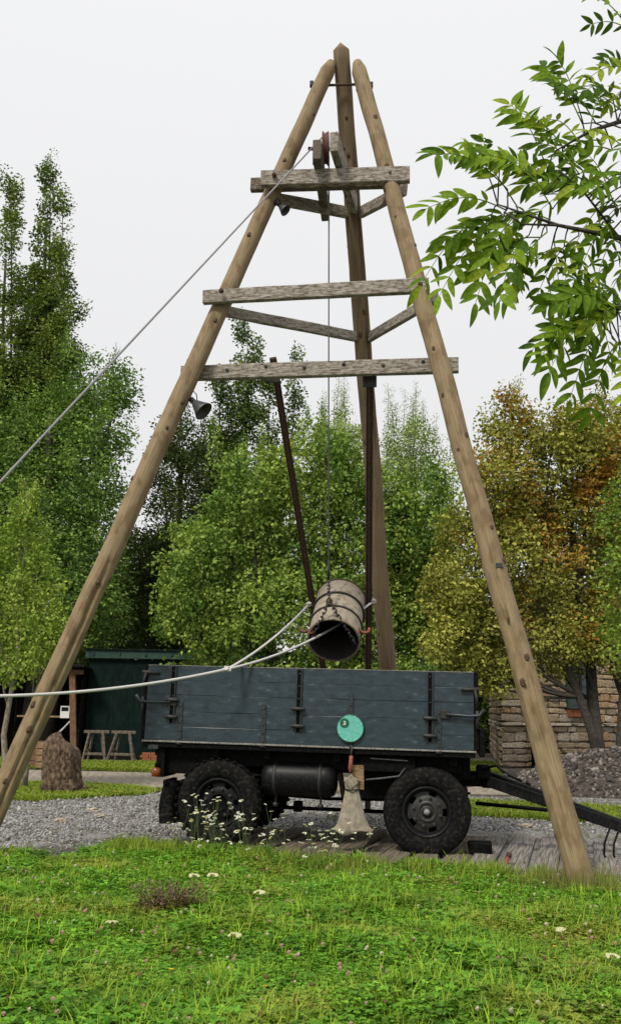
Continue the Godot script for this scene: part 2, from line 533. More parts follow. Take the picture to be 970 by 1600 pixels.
	M.green_trim = surf([[0.010, 0.042, 0.03], [0.014, 0.06, 0.042]], [0.3, 0.8], 0.01, Vector3.ONE, 0.5, 0.0, true, 50)
	M.tar_board = surf([[0.010, 0.009, 0.008], [0.024, 0.021, 0.018]], [0.3, 0.8], 0.02, Vector3(4, 0.4, 4), 0.9, 0.3, true, 51)
	M.red_wood = surf([[0.07, 0.034, 0.018], [0.17, 0.085, 0.045], [0.24, 0.14, 0.08]], [0.25, 0.55, 0.85], 0.02, Vector3(4, 0.4, 4), 0.85, 0.3, true, 52)
	M.brick = surf([[0.16, 0.05, 0.022], [0.33, 0.11, 0.05], [0.42, 0.18, 0.09]], [0.25, 0.55, 0.85], 0.03, Vector3.ONE * 2.0, 0.9, 0.4, true, 53)
	M.crate = surf([[0.13, 0.075, 0.035], [0.26, 0.17, 0.085], [0.36, 0.25, 0.14]], [0.25, 0.55, 0.85], 0.02, Vector3(0.6, 5, 5), 0.85, 0.2, false, 54)
	M.stump = surf([[0.022, 0.013, 0.008], [0.075, 0.046, 0.026], [0.135, 0.09, 0.055], [0.21, 0.155, 0.105]], [0.25, 0.45, 0.6, 0.85], 0.014, Vector3(2.2, 1.1, 2.2), 0.95, 1.2, false, 55)
	M.rubble = surf([[0.03, 0.023, 0.019], [0.075, 0.058, 0.048], [0.13, 0.105, 0.088]], [0.25, 0.55, 0.85], 0.04, Vector3.ONE, 0.92, 3.0, true, 56)
	M.plank_a = surf([[0.03, 0.023, 0.016], [0.10, 0.078, 0.056], [0.17, 0.138, 0.105], [0.25, 0.215, 0.175]], [0.2, 0.42, 0.62, 0.9], 0.02, Vector3(5, 5, 0.12), 0.92, 0.3, false, 57)
	M.plank_b = surf([[0.06, 0.05, 0.04], [0.15, 0.133, 0.113], [0.22, 0.203, 0.18], [0.34, 0.32, 0.295]], [0.2, 0.42, 0.62, 0.9], 0.02, Vector3(5, 5, 0.12), 0.92, 0.3, false, 58)
	M.canvas = surf([[0.20, 0.17, 0.125], [0.29, 0.255, 0.195], [0.36, 0.325, 0.26]], [0.25, 0.55, 0.85], 0.01, Vector3(2, 2, 2), 0.95, 0.0, false, 59)
	M.turquoise = surf([[0.12, 0.44, 0.37], [0.15, 0.52, 0.44]], [0.3, 0.8], 0.01, Vector3.ONE * 3.0, 0.35, 0.0, false, 60)
	M.sign_green = plain([0.006, 0.10, 0.055], 0.4)
	M.white = plain([0.75, 0.75, 0.72], 0.6)
	M.dark_glass = plain([0.02, 0.035, 0.035], 0.08)
	M.zinc = surf([[0.03, 0.032, 0.034], [0.07, 0.072, 0.075]], [0.3, 0.8], 0.02, Vector3.ONE * 2.0, 0.5, 0.0, false, 61)
	M.amber = plain([0.22, 0.05, 0.012], 0.25)
	for k in ["black", "rubber", "green_paint", "tar_board"]: M[k].metallic_specular = 0.18
	M.black_gloss.metallic_specular = 0.3
	M.leaf = leaf_mat([0.36, 0.46, 0.16], 0.6)
	M.leaf_gloss = leaf_mat([0.16, 0.24, 0.02], 0.38)
	M.grass = leaf_mat([0.42, 0.55, 0.16], 0.55)
	M.tint = StandardMaterial3D.new()
	M.tint.vertex_color_use_as_albedo = true
	M.tint.roughness = 0.85

# ---------------------------------------------------------------- ground
var LAWN := [[-7, -10.0], [-3.9, -10.7], [-3.0, -10.5], [-2.5, -10.1], [-2.05, -11.5], [-1.5, -11.2], [-0.6, -10.7], [0.3, -10.1], [1.2, -9.95], [2.1, -9.5], [3.0, -8.95], [4.5, -8.4], [7, -8.2], [7, -2.5], [-7, -2.5]]
var LAWN_L := [[-9, -17.2], [-5.6, -16.4], [-4.4, -16.2], [-3.7, -16.9], [-2.9, -17.6], [-2.7, -18.6], [-3.6, -19.4], [-6, -19.9], [-9, -20.2]]
var LAWN_B := [[-9, -24.2], [-4.9, -23.6], [-3, -23.2], [-1, -23.5], [-1, -27.0], [-5.2, -26.6], [-9, -27.5]]
var LAWN_R := [[2.2, -15.2], [3.0, -15.0], [4.0, -14.6], [7.5, -13.2], [11, -13], [11, -17.2], [6, -16.6], [4.2, -17.2], [3.0, -17.6], [2.2, -17.2]]
var LAWN_C := [[3.2, -20.5], [4.3, -21.8], [4.9, -25], [5.6, -30], [3.0, -30], [2.2, -22]]

func ground() -> void:
	sheet("ground", [[-300, 60], [300, 60], [300, -400], [-300, -400]], -0.012, M.soil)
	sheet("gravel_yard", ragged([[-14, -9.5], [-3.6, -9.5], [0, -9], [4, -8.2], [12, -8], [14, -16], [8, -19], [3, -18.5], [-2, -18.3], [-6, -18], [-14, -18.4]], 0.12, 0.6), -0.006, M.gravel)
	sheet("footpath", ragged([[-16, -20.2], [-5, -19.2], [-1, -19.4], [4, -19], [4, -22.6], [-1, -23.2], [-5, -23.4], [-16, -24.4]], 0.12, 0.6), -0.002, M.sand)
	sheet("bare_earth", ragged([[-3.3, -10.0], [-2.3, -9.8], [-1.9, -11.2], [-1.7, -12.2], [-2.3, -12.3], [-2.9, -11.4], [-3.6, -10.7]], 0.15, 0.3), 0.0, M.soil)
	sheet("lawn", ragged(LAWN, 0.10, 0.4), 0.004, M.turf)
	sheet("bare_earth", ragged([[-2.5, -6.75], [-1.5, -6.62], [-1.2, -6.4], [-1.25, -6.15], [-1.6, -6.0], [-2.5, -5.95]], 0.06, 0.15), 0.009, M.soil)
	sheet("lawn", ragged(LAWN_L, 0.12, 0.4), 0.003, M.turf)
	sheet("lawn", ragged(LAWN_B, 0.15, 0.5), 0.003, M.turf)
	sheet("lawn", ragged(LAWN_R, 0.12, 0.4), 0.003, M.turf)
	sheet("lawn", ragged(LAWN_C, 0.12, 0.4), 0.003, M.turf)
	# loose stones of the gravel
	var stone := lump(Vector3(1, 0.62, 0.85), 0.35, 3, 4, 6)
	var buf := PackedFloat32Array()
	var lawns := []
	for L in [LAWN, LAWN_L, LAWN_R]: lawns.append(poly2(L))
	var n := 0
	while n < 26000:
		var z := -rng.randf_range(9.2, 18.4)
		var x := rng.randf_range(-0.40, 0.40) * -z + 0.1
		var inside := false
		for L in lawns: if Geometry2D.is_point_in_polygon(Vector2(x, z), L): inside = true
		n += 1
		if inside and rng.randf() > 0.02: continue
		if z < -10.3 and z > -13.4 and x > -1.6 - (z + 10.5) * 0.28 and x < 3.6 - (z + 10.5) * 0.28: continue
		if fnoise.get_noise_2d(x * 3.0, z * 3.0) < -0.32: continue
		var s := rng.randf_range(0.009, 0.02) * (1.0 if rng.randf() < 0.96 else 2.0)
		var g := pow(rng.randf(), 1.2) * 0.34 + 0.10
		push(buf, Basis.from_euler(Vector3(rng.randf() * 6, rng.randf() * 6, rng.randf() * 6)).scaled(Vector3.ONE * s), Vector3(x, s * 0.3, z), Color(g, g * 0.98, g * 0.96))
	for i in 420:
		var p := Vector3(rng.randf_range(-2.3, -1.25), 0.012, rng.randf_range(-6.65, -6.05))
		var g := pow(rng.randf(), 1.3) * 0.3 + 0.07
		push(buf, Basis.from_euler(Vector3(rng.randf() * 6, rng.randf() * 6, rng.randf() * 6)).scaled(Vector3.ONE * rng.randf_range(0.006, 0.018)), p, Color(g, g * 0.95, g * 0.88))
	var gs := scatter(self, "gravel", stone, M.tint, buf)
	tag(gs, "loose grey gravel stones lying over the yard", "gravel", "", "stuff")

func poly2(L: Array) -> PackedVector2Array:
	var p := PackedVector2Array()
	for q in L: p.append(Vector2(q[0], q[1]))
	return p

# ---------------------------------------------------------------- tripod
const L0 := Vector3(-3.38, -0.1, -10.15)
const L1 := Vector3(0.165, 9.74, -11.0)
const R0 := Vector3(2.49, -0.1, -8.92)
const R1 := Vector3(0.50, 9.75, -11.0)
const C0 := Vector3(1.36, -0.1, -14.5)
const C1 := Vector3(0.29, 9.92, -11.0)

func pole(t: Node3D, a: Vector3, b: Vector3, r0: float, r1: float, m: Material, crack_angle: float, crack_from: float, crack_to: float, sd: int, top: String, label: String) -> void:
	var L := a.distance_to(b)
	var sides := 32
	var n := 70
	var nz := FastNoiseLite.new()
	nz.seed = sd
	nz.frequency = 0.5
	var st := tool(true)
	var rows := []
	for i in n + 1:
		var f := float(i) / n
		var y := L * f
		var r := lerpf(r0, r1, f)
		if i == n and top == "round": r *= 0.6
		var row := []
		var wob := Vector3(nz.get_noise_2d(y, 0.0), 0, nz.get_noise_2d(y, 50.0)) * 0.016
		for k in sides:
			var ph := TAU * k / sides
			var rr := r * (1.0 + nz.get_noise_3d(cos(ph) * 1.2, y * 0.9, sin(ph) * 1.2) * 0.10)
			var w := absf(wrapf(ph - crack_angle - nz.get_noise_1d(y * 2.0) * 0.25, -PI, PI))
			if f > crack_from and f < crack_to and w < TAU / sides * 0.72: rr -= 0.045 * minf(1.0, minf(f - crack_from, crack_to - f) * 25.0)
			row.append(wob + Vector3(cos(ph) * rr, y, sin(ph) * rr))
		rows.append(row)
	for i in n:
		for k in sides:
			var k2 := (k + 1) % sides
			quad(st, rows[i][k], rows[i + 1][k], rows[i + 1][k2], rows[i][k2])
	var c := Vector3(0, L + (0.10 if top == "point" else 0.04), 0)
	for k in sides: tri(st, rows[n][k], c, rows[n][(k + 1) % sides])
	var o := part(t, "leg", done(st), m, Transform3D(along(a, b), a), label)
	var r := RandomNumberGenerator.new()
	r.seed = sd
	var kn := lump(Vector3(0.02, 0.026, 0.012), 0.3, sd, 5, 8)
	for i in 20:
		var f := (i + r.randf()) / 20.0 * 0.94 + 0.02
		var ph := PI / 2 + r.randfn() * 1.1
		var d := Vector3(cos(ph), 0, sin(ph))
		var q := d * (lerpf(r0, r1, f) * 0.985) + Vector3(0, L * f, 0)
		part(o, "knot", kn, M.knot, Transform3D(Basis(d.cross(Vector3.UP), Vector3.UP, d).scaled(Vector3.ONE * r.randf_range(0.8, 1.7)), q))

func at_height(a: Vector3, b: Vector3, y: float) -> Vector3:
	return a.lerp(b, (y - a.y) / (b.y - a.y))

func bolt_mesh() -> ArrayMesh:
	return lathe_mesh([Vector2(0, -0.02), Vector2(0.030, -0.02), Vector2(0.030, 0.004), Vector2(0.018, 0.006), Vector2(0.018, 0.03), Vector2(0, 0.03)], 8, false)

func tripod() -> void:
	var t := thing("tripod_hoist_frame", "tall three-legged timber hoist frame with crossbeams straddling the dark trailer", "hoist frame")
	pole(t, L0, L1, 0.122, 0.095, M.pole0, 1.1, 0.02, 0.34, 4, "round", "leaning left leg with a long dark crack")
	pole(t, R0, R1, 0.118, 0.097, M.pole1, 1.9, 0.03, 0.48, 9, "round", "right leg with a split near its foot")
	pole(t, C0, C1, 0.125, 0.105, M.rear_pole, 0.9, 0.5, 0.9, 14, "point", "rear leg with a pointed top, browner than the others")
	var bm := bolt_mesh()
	beam(t, "crossbeam", Vector3(-0.67, 7.87, -10.66), Vector3(1.12, 7.87, -10.50), 0.20, 0.085, M.grey_wood).set_meta("label", "uppermost pale weathered beam on the front")
	beam(t, "crossbeam", Vector3(-0.82, 8.02, -11.06), Vector3(1.12, 7.98, -10.82), 0.17, 0.09, M.dark_wood)
	beam(t, "crossbeam", Vector3(-1.30, 6.28, -10.57), Vector3(1.30, 6.31, -10.20), 0.165, 0.085, M.grey_wood).set_meta("label", "middle pale weathered beam on the front")
	beam(t, "crossbeam", Vector3(-1.55, 5.42, -10.81), Vector3(1.65, 5.42, -10.36), 0.175, 0.09, M.grey_wood).set_meta("label", "lowest beam, fixed behind the two front legs")
	# braces back to the rear leg
	for q in [[7.80, 7.98, 0.15], [6.24, 6.46, 0.13]]:
		var c := at_height(C0, C1, q[1])
		for s in [-1.0, 1.0]:
			var f := at_height(L0 if s < 0 else R0, L1 if s < 0 else R1, q[0])
			beam(t, "brace", f + Vector3(s * 0.10 * (1.0 if s < 0 else 1.9), 0, -0.12), c + Vector3(s * 0.10, 0, 0.06), q[2], 0.07, M.grey_wood)
	for q in [[L0, L1, 7.87], [R0, R1, 7.87], [L0, L1, 6.29], [R0, R1, 6.30]]:
		var p := at_height(q[0], q[1], q[2])
		var zf: float = {7.87: -10.58, 6.29: -10.46, 6.30: -10.22}[q[2]] + (0.035 if q[0] == R0 and q[2] == 7.87 else 0.0) - (0.035 if q[0] == L0 and q[2] == 7.87 else 0.0)
		part(t, "bolt", bm, M.rust, Transform3D(Basis(Vector3.RIGHT, PI / 2), Vector3(p.x, p.y + 0.01, zf + 0.05)))
	# the rod through the three heads
	part(t, "tie_rod", tube_mesh([Vector3(-0.10, 9.40, -11.0), Vector3(0.70, 9.44, -11.0)], 0.017, 8), M.rust)
	for x in [-0.08, 0.68]: part(t, "nut", box_mesh(Vector3(0.05, 0.075, 0.075), 0.01), M.iron, Transform3D(Basis(), Vector3(x, 9.42, -11.0)))
	# two timbers over the top beam back to the rear leg carry the rope wheel
	for s in [0, 1]:
		var a: Vector3 = [Vector3(0.0, 8.09, -10.34), Vector3(0.20, 8.14, -10.25)][s]
		var b: Vector3 = [Vector3(0.13, 8.04, -11.75), Vector3(0.53, 8.06, -11.75)][s]
		beam(t, "bearer", a, b, 0.25, [0.10, 0.10][s], [M.dark_wood, M.grey_wood][s])
	for k in 6: part(t, "plate_bolt", lump(Vector3(0.022, 0.022, 0.014), 0.2, k, 4, 6), M.iron, Transform3D(Basis(), Vector3(-1.0 + k * 0.45, 5.43 + 0.03 * (k % 2), -10.68 + k * 0.063)))
	# clip low on the right leg
	var p2 := at_height(R0, R1, 3.0)
	part(t, "screw_plate", box_mesh(Vector3(0.07, 0.055, 0.02), 0.006), M.zinc, Transform3D(Basis(), p2 + Vector3(0.02, 0, 0.108)))
	# rope wheel between the bearers
	var w := thing("pulley_wheel", "small rusty red rope wheel set between two timbers at the hoist top", "pulley", Vector3(0.11, 8.42, -10.86))
	var turned := Transform3D(Basis(Vector3.BACK, PI / 2).rotated(Vector3.UP, -0.05), Vector3.ZERO)
	part(w, "grooved_rim", lathe_mesh([Vector2(0.15, -0.042), Vector2(0.205, -0.040), Vector2(0.21, -0.032), Vector2(0.180, -0.008), Vector2(0.180, 0.008), Vector2(0.21, 0.032), Vector2(0.205, 0.040), Vector2(0.15, 0.042), Vector2(0.15, -0.042)], 40), M.wheel_red, turned)
	part(w, "web", lathe_mesh([Vector2(0, -0.012), Vector2(0.155, -0.012), Vector2(0.155, 0.012), Vector2(0, 0.012)], 30, false), M.rust, turned)
	part(w, "axle", tube_mesh([Vector3(-0.22, 0, 0), Vector3(0.24, 0, 0)], 0.024, 10), M.iron)
	for s in [-0.13, 0.16]: part(w, "bearing_block", box_mesh(Vector3(0.06, 0.16, 0.11), 0.015), M.rust, Transform3D(Basis(), Vector3(s, -0.13, 0)))

func sag(a: Vector3, b: Vector3, drop: float, n := 16) -> Array:
	var out := []
	for i in n + 1:
		var f := float(i) / n
		out.append(a.lerp(b, f) - Vector3(0, drop * 4.0 * f * (1.0 - f), 0))
	return out

func hoist() -> void:
	# iron guide rails from the lowest beam down behind the trailer
	var ra := [Vector3(-0.48, 5.66, -10.86), Vector3(0.66, 5.55, -10.64)]
	var rb := [Vector3(0.64, -0.05, -15.3), Vector3(0.96, -0.05, -15.4)]
	for s in 2:
		var g := thing("guide_rail", ["rusty iron guide rail slanting down left of the steel drum", "dark iron guide rail standing upright beside the rear leg"][s], "guide rail", Vector3.ZERO, 0.0, "iron guide rails of the hoist")
		var b := along(ra[s], rb[s])
		var L: float = ra[s].distance_to(rb[s])
		var mid: Vector3 = (ra[s] + rb[s]) / 2
		part(g, "rail", box_mesh(Vector3(0.085, L, 0.06), 0.008), M.rust, Transform3D(b, mid))
		part(g, "flange", box_mesh(Vector3(0.03, L - 0.4, 0.05), 0.004), M.rust, Transform3D(b, mid + b.z * 0.053 * signf(b.z.z)))
		part(g, "fixing_plate", box_mesh(Vector3(0.16, 0.2, 0.02), 0.004), M.iron, Transform3D(Basis(), ra[s] + Vector3(0, -0.22, 0.02)))
	# the drum
	var ax := Vector3(-0.12, -0.66, 0.74).normalized()
	var mid := Vector3(0.37, 2.70, -12.4)
	var d := thing("steel_drum", "tilted open rusty steel drum hanging above the trailer bed", "drum", mid)
	var bx := Basis(ax.cross(Vector3.UP).normalized().cross(ax), ax, Vector3.ZERO)
	bx.z = bx.x.cross(bx.y)
	var tf := Transform3D(bx, Vector3.ZERO)
	var R := 0.325
	part(d, "shell", lathe_mesh([Vector2(R * 0.94, -0.44), Vector2(R * 0.985, -0.435), Vector2(R * 0.985, -0.40), Vector2(R * 0.96, -0.36), Vector2(R, 0.16), Vector2(R, 0.43), Vector2(R + 0.012, 0.435), Vector2(R + 0.012, 0.45), Vector2(R - 0.012, 0.45)], 48), M.barrel, tf)
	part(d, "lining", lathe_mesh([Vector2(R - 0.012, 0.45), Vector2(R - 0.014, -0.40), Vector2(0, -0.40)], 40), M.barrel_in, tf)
	part(d, "bottom_plate", lathe_mesh([Vector2(0, -0.425), Vector2(R * 0.95, -0.425)], 40), M.barrel, tf)
	for h in [-0.13, 0.17]:
		var st := tool(true)
		torus(st, tf * Transform3D(Basis(Vector3.RIGHT, PI / 2), Vector3(0, h, 0)), R + 0.004, 0.016, 48, 8)
		part(d, "hoop", done(st), M.iron)
	var sr := tool(true)
	torus(sr, tf * Transform3D(Basis(Vector3.RIGHT, PI / 2), Vector3(0, -0.435, 0)), R * 0.975, 0.014, 48, 8)
	part(d, "top_rim", done(sr), M.rust)
	# hooks on the drum's mouth that ride on the rails
	for s in [-1.0, 1.0]:
		var q: Vector3 = ax * 0.36 + Vector3(s * R * 0.98, 0.06, 0.05)
		part(d, "hook", tube_mesh([q, q + Vector3(s * 0.06, -0.02, 0), q + Vector3(s * 0.11, 0.0, -0.04), q + Vector3(s * 0.12, 0.05, -0.05)], 0.02, 8), M.wheel_red if s < 0 else M.red_rust)
		part(d, "lug", box_mesh(Vector3(0.05, 0.10, 0.06), 0.012), M.red_rust, Transform3D(Basis(), q + Vector3(-s * 0.03, 0.0, 0.03)))
	# chain: one hank down to a ring, then two legs to the mouth of the drum
	var ch := thing("lifting_chain", "rusty link chain forked over the mouth of the steel drum", "chain")
	var ls := tool(true)
	torus(ls, Transform3D(), 0.018, 0.008, 14, 6, 0.019)
	var link := done(ls)
	var ring := Vector3(0.25, 2.86, -11.80)
	for leg in [[Vector3(0.24, 3.16, -12.0), ring], [ring, Vector3(0.03, 2.39, -11.97)], [ring, Vector3(0.58, 2.36, -11.95)]]:
		var n := int(leg[0].distance_to(leg[1]) / 0.05)
		for i in n:
			var b := along(leg[0], leg[1])
			if i % 2: b = b * Basis(Vector3.UP, PI / 2)
			part(ch, "link", link, M.iron, Transform3D(b, leg[0].lerp(leg[1], (i + 0.5) / n)))
	var rs := tool(true)
	torus(rs, Transform3D(), 0.035, 0.011, 16, 6)
	part(ch, "ring", done(rs), M.rust, Transform3D(Basis(), ring))
	# steel rope: out of the winch, over the wheel, down to the chain
	var hr := thing("hoist_rope", "long thin steel rope running over the rope wheel down to the drum", "rope")
	var over_wheel := [Vector3(-3.3, 0.35, -4.3), Vector3(-2.16, 3.08, -6.5)]
	for k in 9:
		var a := deg_to_rad(60.0 + k * 15.0)
		over_wheel.append(Vector3(0.115 + 0.005 * k, 8.42 + 0.190 * sin(a), -10.86 + 0.190 * cos(a)))
	over_wheel.append(Vector3(0.24, 3.16, -12.0))
	part(hr, "strand", tube_mesh(over_wheel, 0.0095, 7), M.steel_rope)
	part(hr, "eye_splice", tube_mesh([Vector3(0.24, 3.40, -11.95), Vector3(0.24, 3.15, -12.0)], 0.016, 8), M.iron)
	# white tether
	var tr := thing("tether_rope", "white rope forked from both guide rails and stretched to the left over the trailer side", "rope")
	var knot := Vector3(-0.90, 1.985, -10.9)
	part(tr, "strand", tube_mesh(sag(Vector3(-0.0, 2.93, -12.86), knot, 0.07), 0.015, 7), M.rope)
	part(tr, "strand", tube_mesh(sag(Vector3(0.86, 2.98, -12.80), knot, 0.12), 0.015, 7), M.rope)
	part(tr, "main_line", tube_mesh(sag(knot, Vector3(-2.98, 1.64, -9.5), 0.06) + [Vector3(-4.6, 1.42, -8.4)], 0.016, 7), M.rope)
	part(tr, "knot", lump(Vector3(0.05, 0.032, 0.035), 0.4, 4, 6, 9), M.rope, Transform3D(Basis(), knot))
	for p in [Vector3(-0.0, 2.93, -12.86), Vector3(0.86, 2.98, -12.80)]: part(tr, "hitch", lump(Vector3(0.045, 0.03, 0.04), 0.4, 6, 6, 9), M.rope, Transform3D(Basis(), p))
	# lamps clamped to the left leg
	horn_lamp(at_height(L0, L1, 5.05) + Vector3(0.09, 0, -0.03), 0.72, "grey metal floodlight clamped to the left leg under the lowest beam")
	horn_lamp(at_height(L0, L1, 7.62) + Vector3(0.10, 0, 0.02), 0.45, "small dark floodlight on the left leg just below the top beam")

func horn_lamp(p: Vector3, s: float, label: String) -> void:
	var h := thing("floodlight", label, "floodlight", p, 0.0, "floodlights on the left leg")
	var dir := Vector3(0.62, -0.62, 0.2).normalized()
	var a := Vector3(0.03, 0.0, 0.0)
	part(h, "clamp", box_mesh(Vector3(0.08, 0.10, 0.10) * lerpf(1.0, s, 0.5), 0.015), M.iron, Transform3D(Basis(), Vector3(-0.01, 0.02, 0)))
	part(h, "socket", tube_mesh([a, a + dir * 0.10 * s], 0.045 * s, 12), M.iron)
	part(h, "reflector", lathe_mesh([Vector2(0.05, 0.0), Vector2(0.07, 0.04), Vector2(0.13, 0.17), Vector2(0.165, 0.24), Vector2(0.16, 0.245), Vector2(0.12, 0.17), Vector2(0.04, 0.03)], 24), M.zinc, Transform3D(along(Vector3.ZERO, dir).scaled(Vector3.ONE * s), a + dir * 0.09 * s))
	part(h, "cable", tube_mesh([Vector3(0.0, 0.08, 0.0), Vector3(0.05, 0.16, 0.03) * s, Vector3(0.14, 0.06, 0.04) * s, Vector3(0.16, -0.14, 0.05) * s], 0.006, 5), M.black)

# ---------------------------------------------------------------- trailer
func bx(parent: Node, called: String, size: Vector3, at: Vector3, m: Material, ch := 0.006, rot := Vector3.ZERO) -> MeshInstance3D:
	return part(parent, called, box_mesh(size, ch), m, Transform3D(Basis.from_euler(rot), at))

func wheel(t: Node3D, at: Vector3, side: float, open_hub: bool) -> void:
	var w := Node3D.new()
	w.name = numbered(t, "wheel")
	t.add_child(w, true)
	w.transform = Transform3D(Basis(Vector3.RIGHT, PI / 2 * side), at)   # axis y points outwards
	var tp := []
	for q in [[0.265, 0.085], [0.30, 0.118], [0.325, 0.132], [0.335, 0.128], [0.345, 0.135], [0.39, 0.134], [0.43, 0.124], [0.462, 0.105], [0.476, 0.085], [0.483, 0.04], [0.484, 0.0]]: tp.append(Vector2(q[0], q[1]))
	for i in range(tp.size() - 2, -1, -1): tp.append(Vector2(tp[i].x, -tp[i].y))
	tp.reverse()
	var st := tool(true)
	lathe(st, Transform3D(), tp, 64)
	var ty := part(w, "tyre", done(st), M.rubber)
	# shoulder lugs
	var lt := tool(false)
	for k in 34:
		var a := TAU * k / 34.0
		for s in [-1.0, 1.0]:
			var b := Basis(Vector3.UP, -a - 0.09 * (s * 0.5 + 0.5))
			cbox(lt, Transform3D(b * Basis(Vector3.BACK, -s * 0.42), b * Vector3(0.476, s * 0.075, 0)), Vector3(0.020, 0.085, 0.042), 0.005)
	if open_hub: part(ty, "tread_lugs", done(lt), M.rubber).set_meta("kind", "stuff")
	# rim: flange, well and a dish with hand holes
	part(w, "rim", lathe_mesh([Vector2(0.215, 0.03), Vector2(0.238, 0.085), Vector2(0.25, 0.10), Vector2(0.268, 0.104), Vector2(0.275, 0.096), Vector2(0.278, 0.07)], 48), M.black_gloss)
	var ds := tool(true)
	var gaps := 5 if not open_hub else 6
	for k in 60:
		var hole := fmod(k + 2.0, 60.0 / gaps) < (3.6 if not open_hub else 3.0)
		var p := TAU * k / 60.0
		var q := TAU * (k + 1) / 60.0
		var prof := [Vector2(0.10, 0.05), Vector2(0.15, 0.052), Vector2(0.175, 0.035), Vector2(0.225, 0.03)]
		for i in 3:
			if hole and i == 2: continue
			var u: Vector2 = prof[i]
			var v: Vector2 = prof[i + 1]
			quad(ds, Vector3(u.x * cos(p), u.y, u.x * sin(p)), Vector3(u.x * cos(q), u.y, u.x * sin(q)), Vector3(v.x * cos(q), v.y, v.x * sin(q)), Vector3(v.x * cos(p), v.y, v.x * sin(p)))
	part(w, "dish", done(ds), M.black_gloss if open_hub else M.wheel_grey)
	part(w, "brake_drum", lathe_mesh([Vector2(0.22, -0.16), Vector2(0.22, -0.03), Vector2(0, -0.03)], 32), M.black)
	if open_hub:
		part(w, "hub", lathe_mesh([Vector2(0.10, 0.04), Vector2(0.105, 0.06), Vector2(0.09, 0.062), Vector2(0.08, 0.02), Vector2(0.05, 0.015), Vector2(0, 0.015)], 32), M.black)
	else:
		part(w, "hub", lathe_mesh([Vector2(0.125, 0.045), Vector2(0.11, 0.062), Vector2(0.085, 0.065), Vector2(0.075, 0.05), Vector2(0.055, 0.055), Vector2(0.05, 0.085), Vector2(0, 0.09)], 32), M.wheel_grey)
		part(w, "grease_cap", lathe_mesh([Vector2(0.034, 0.086), Vector2(0.034, 0.10), Vector2(0.022, 0.115), Vector2(0, 0.118)], 20), M.steel_rope)
	var nut := lathe_mesh([Vector2(0.019, 0), Vector2(0.019, 0.016), Vector2(0.010, 0.019), Vector2(0.010, 0.032), Vector2(0, 0.033)], 6, false)
	for k in 8:
		var a := TAU * (k + 0.3) / 8.0
		part(w, "wheel_nut", nut, M.iron, Transform3D(Basis(), Vector3(cos(a) * 0.152, 0.05, sin(a) * 0.152)))

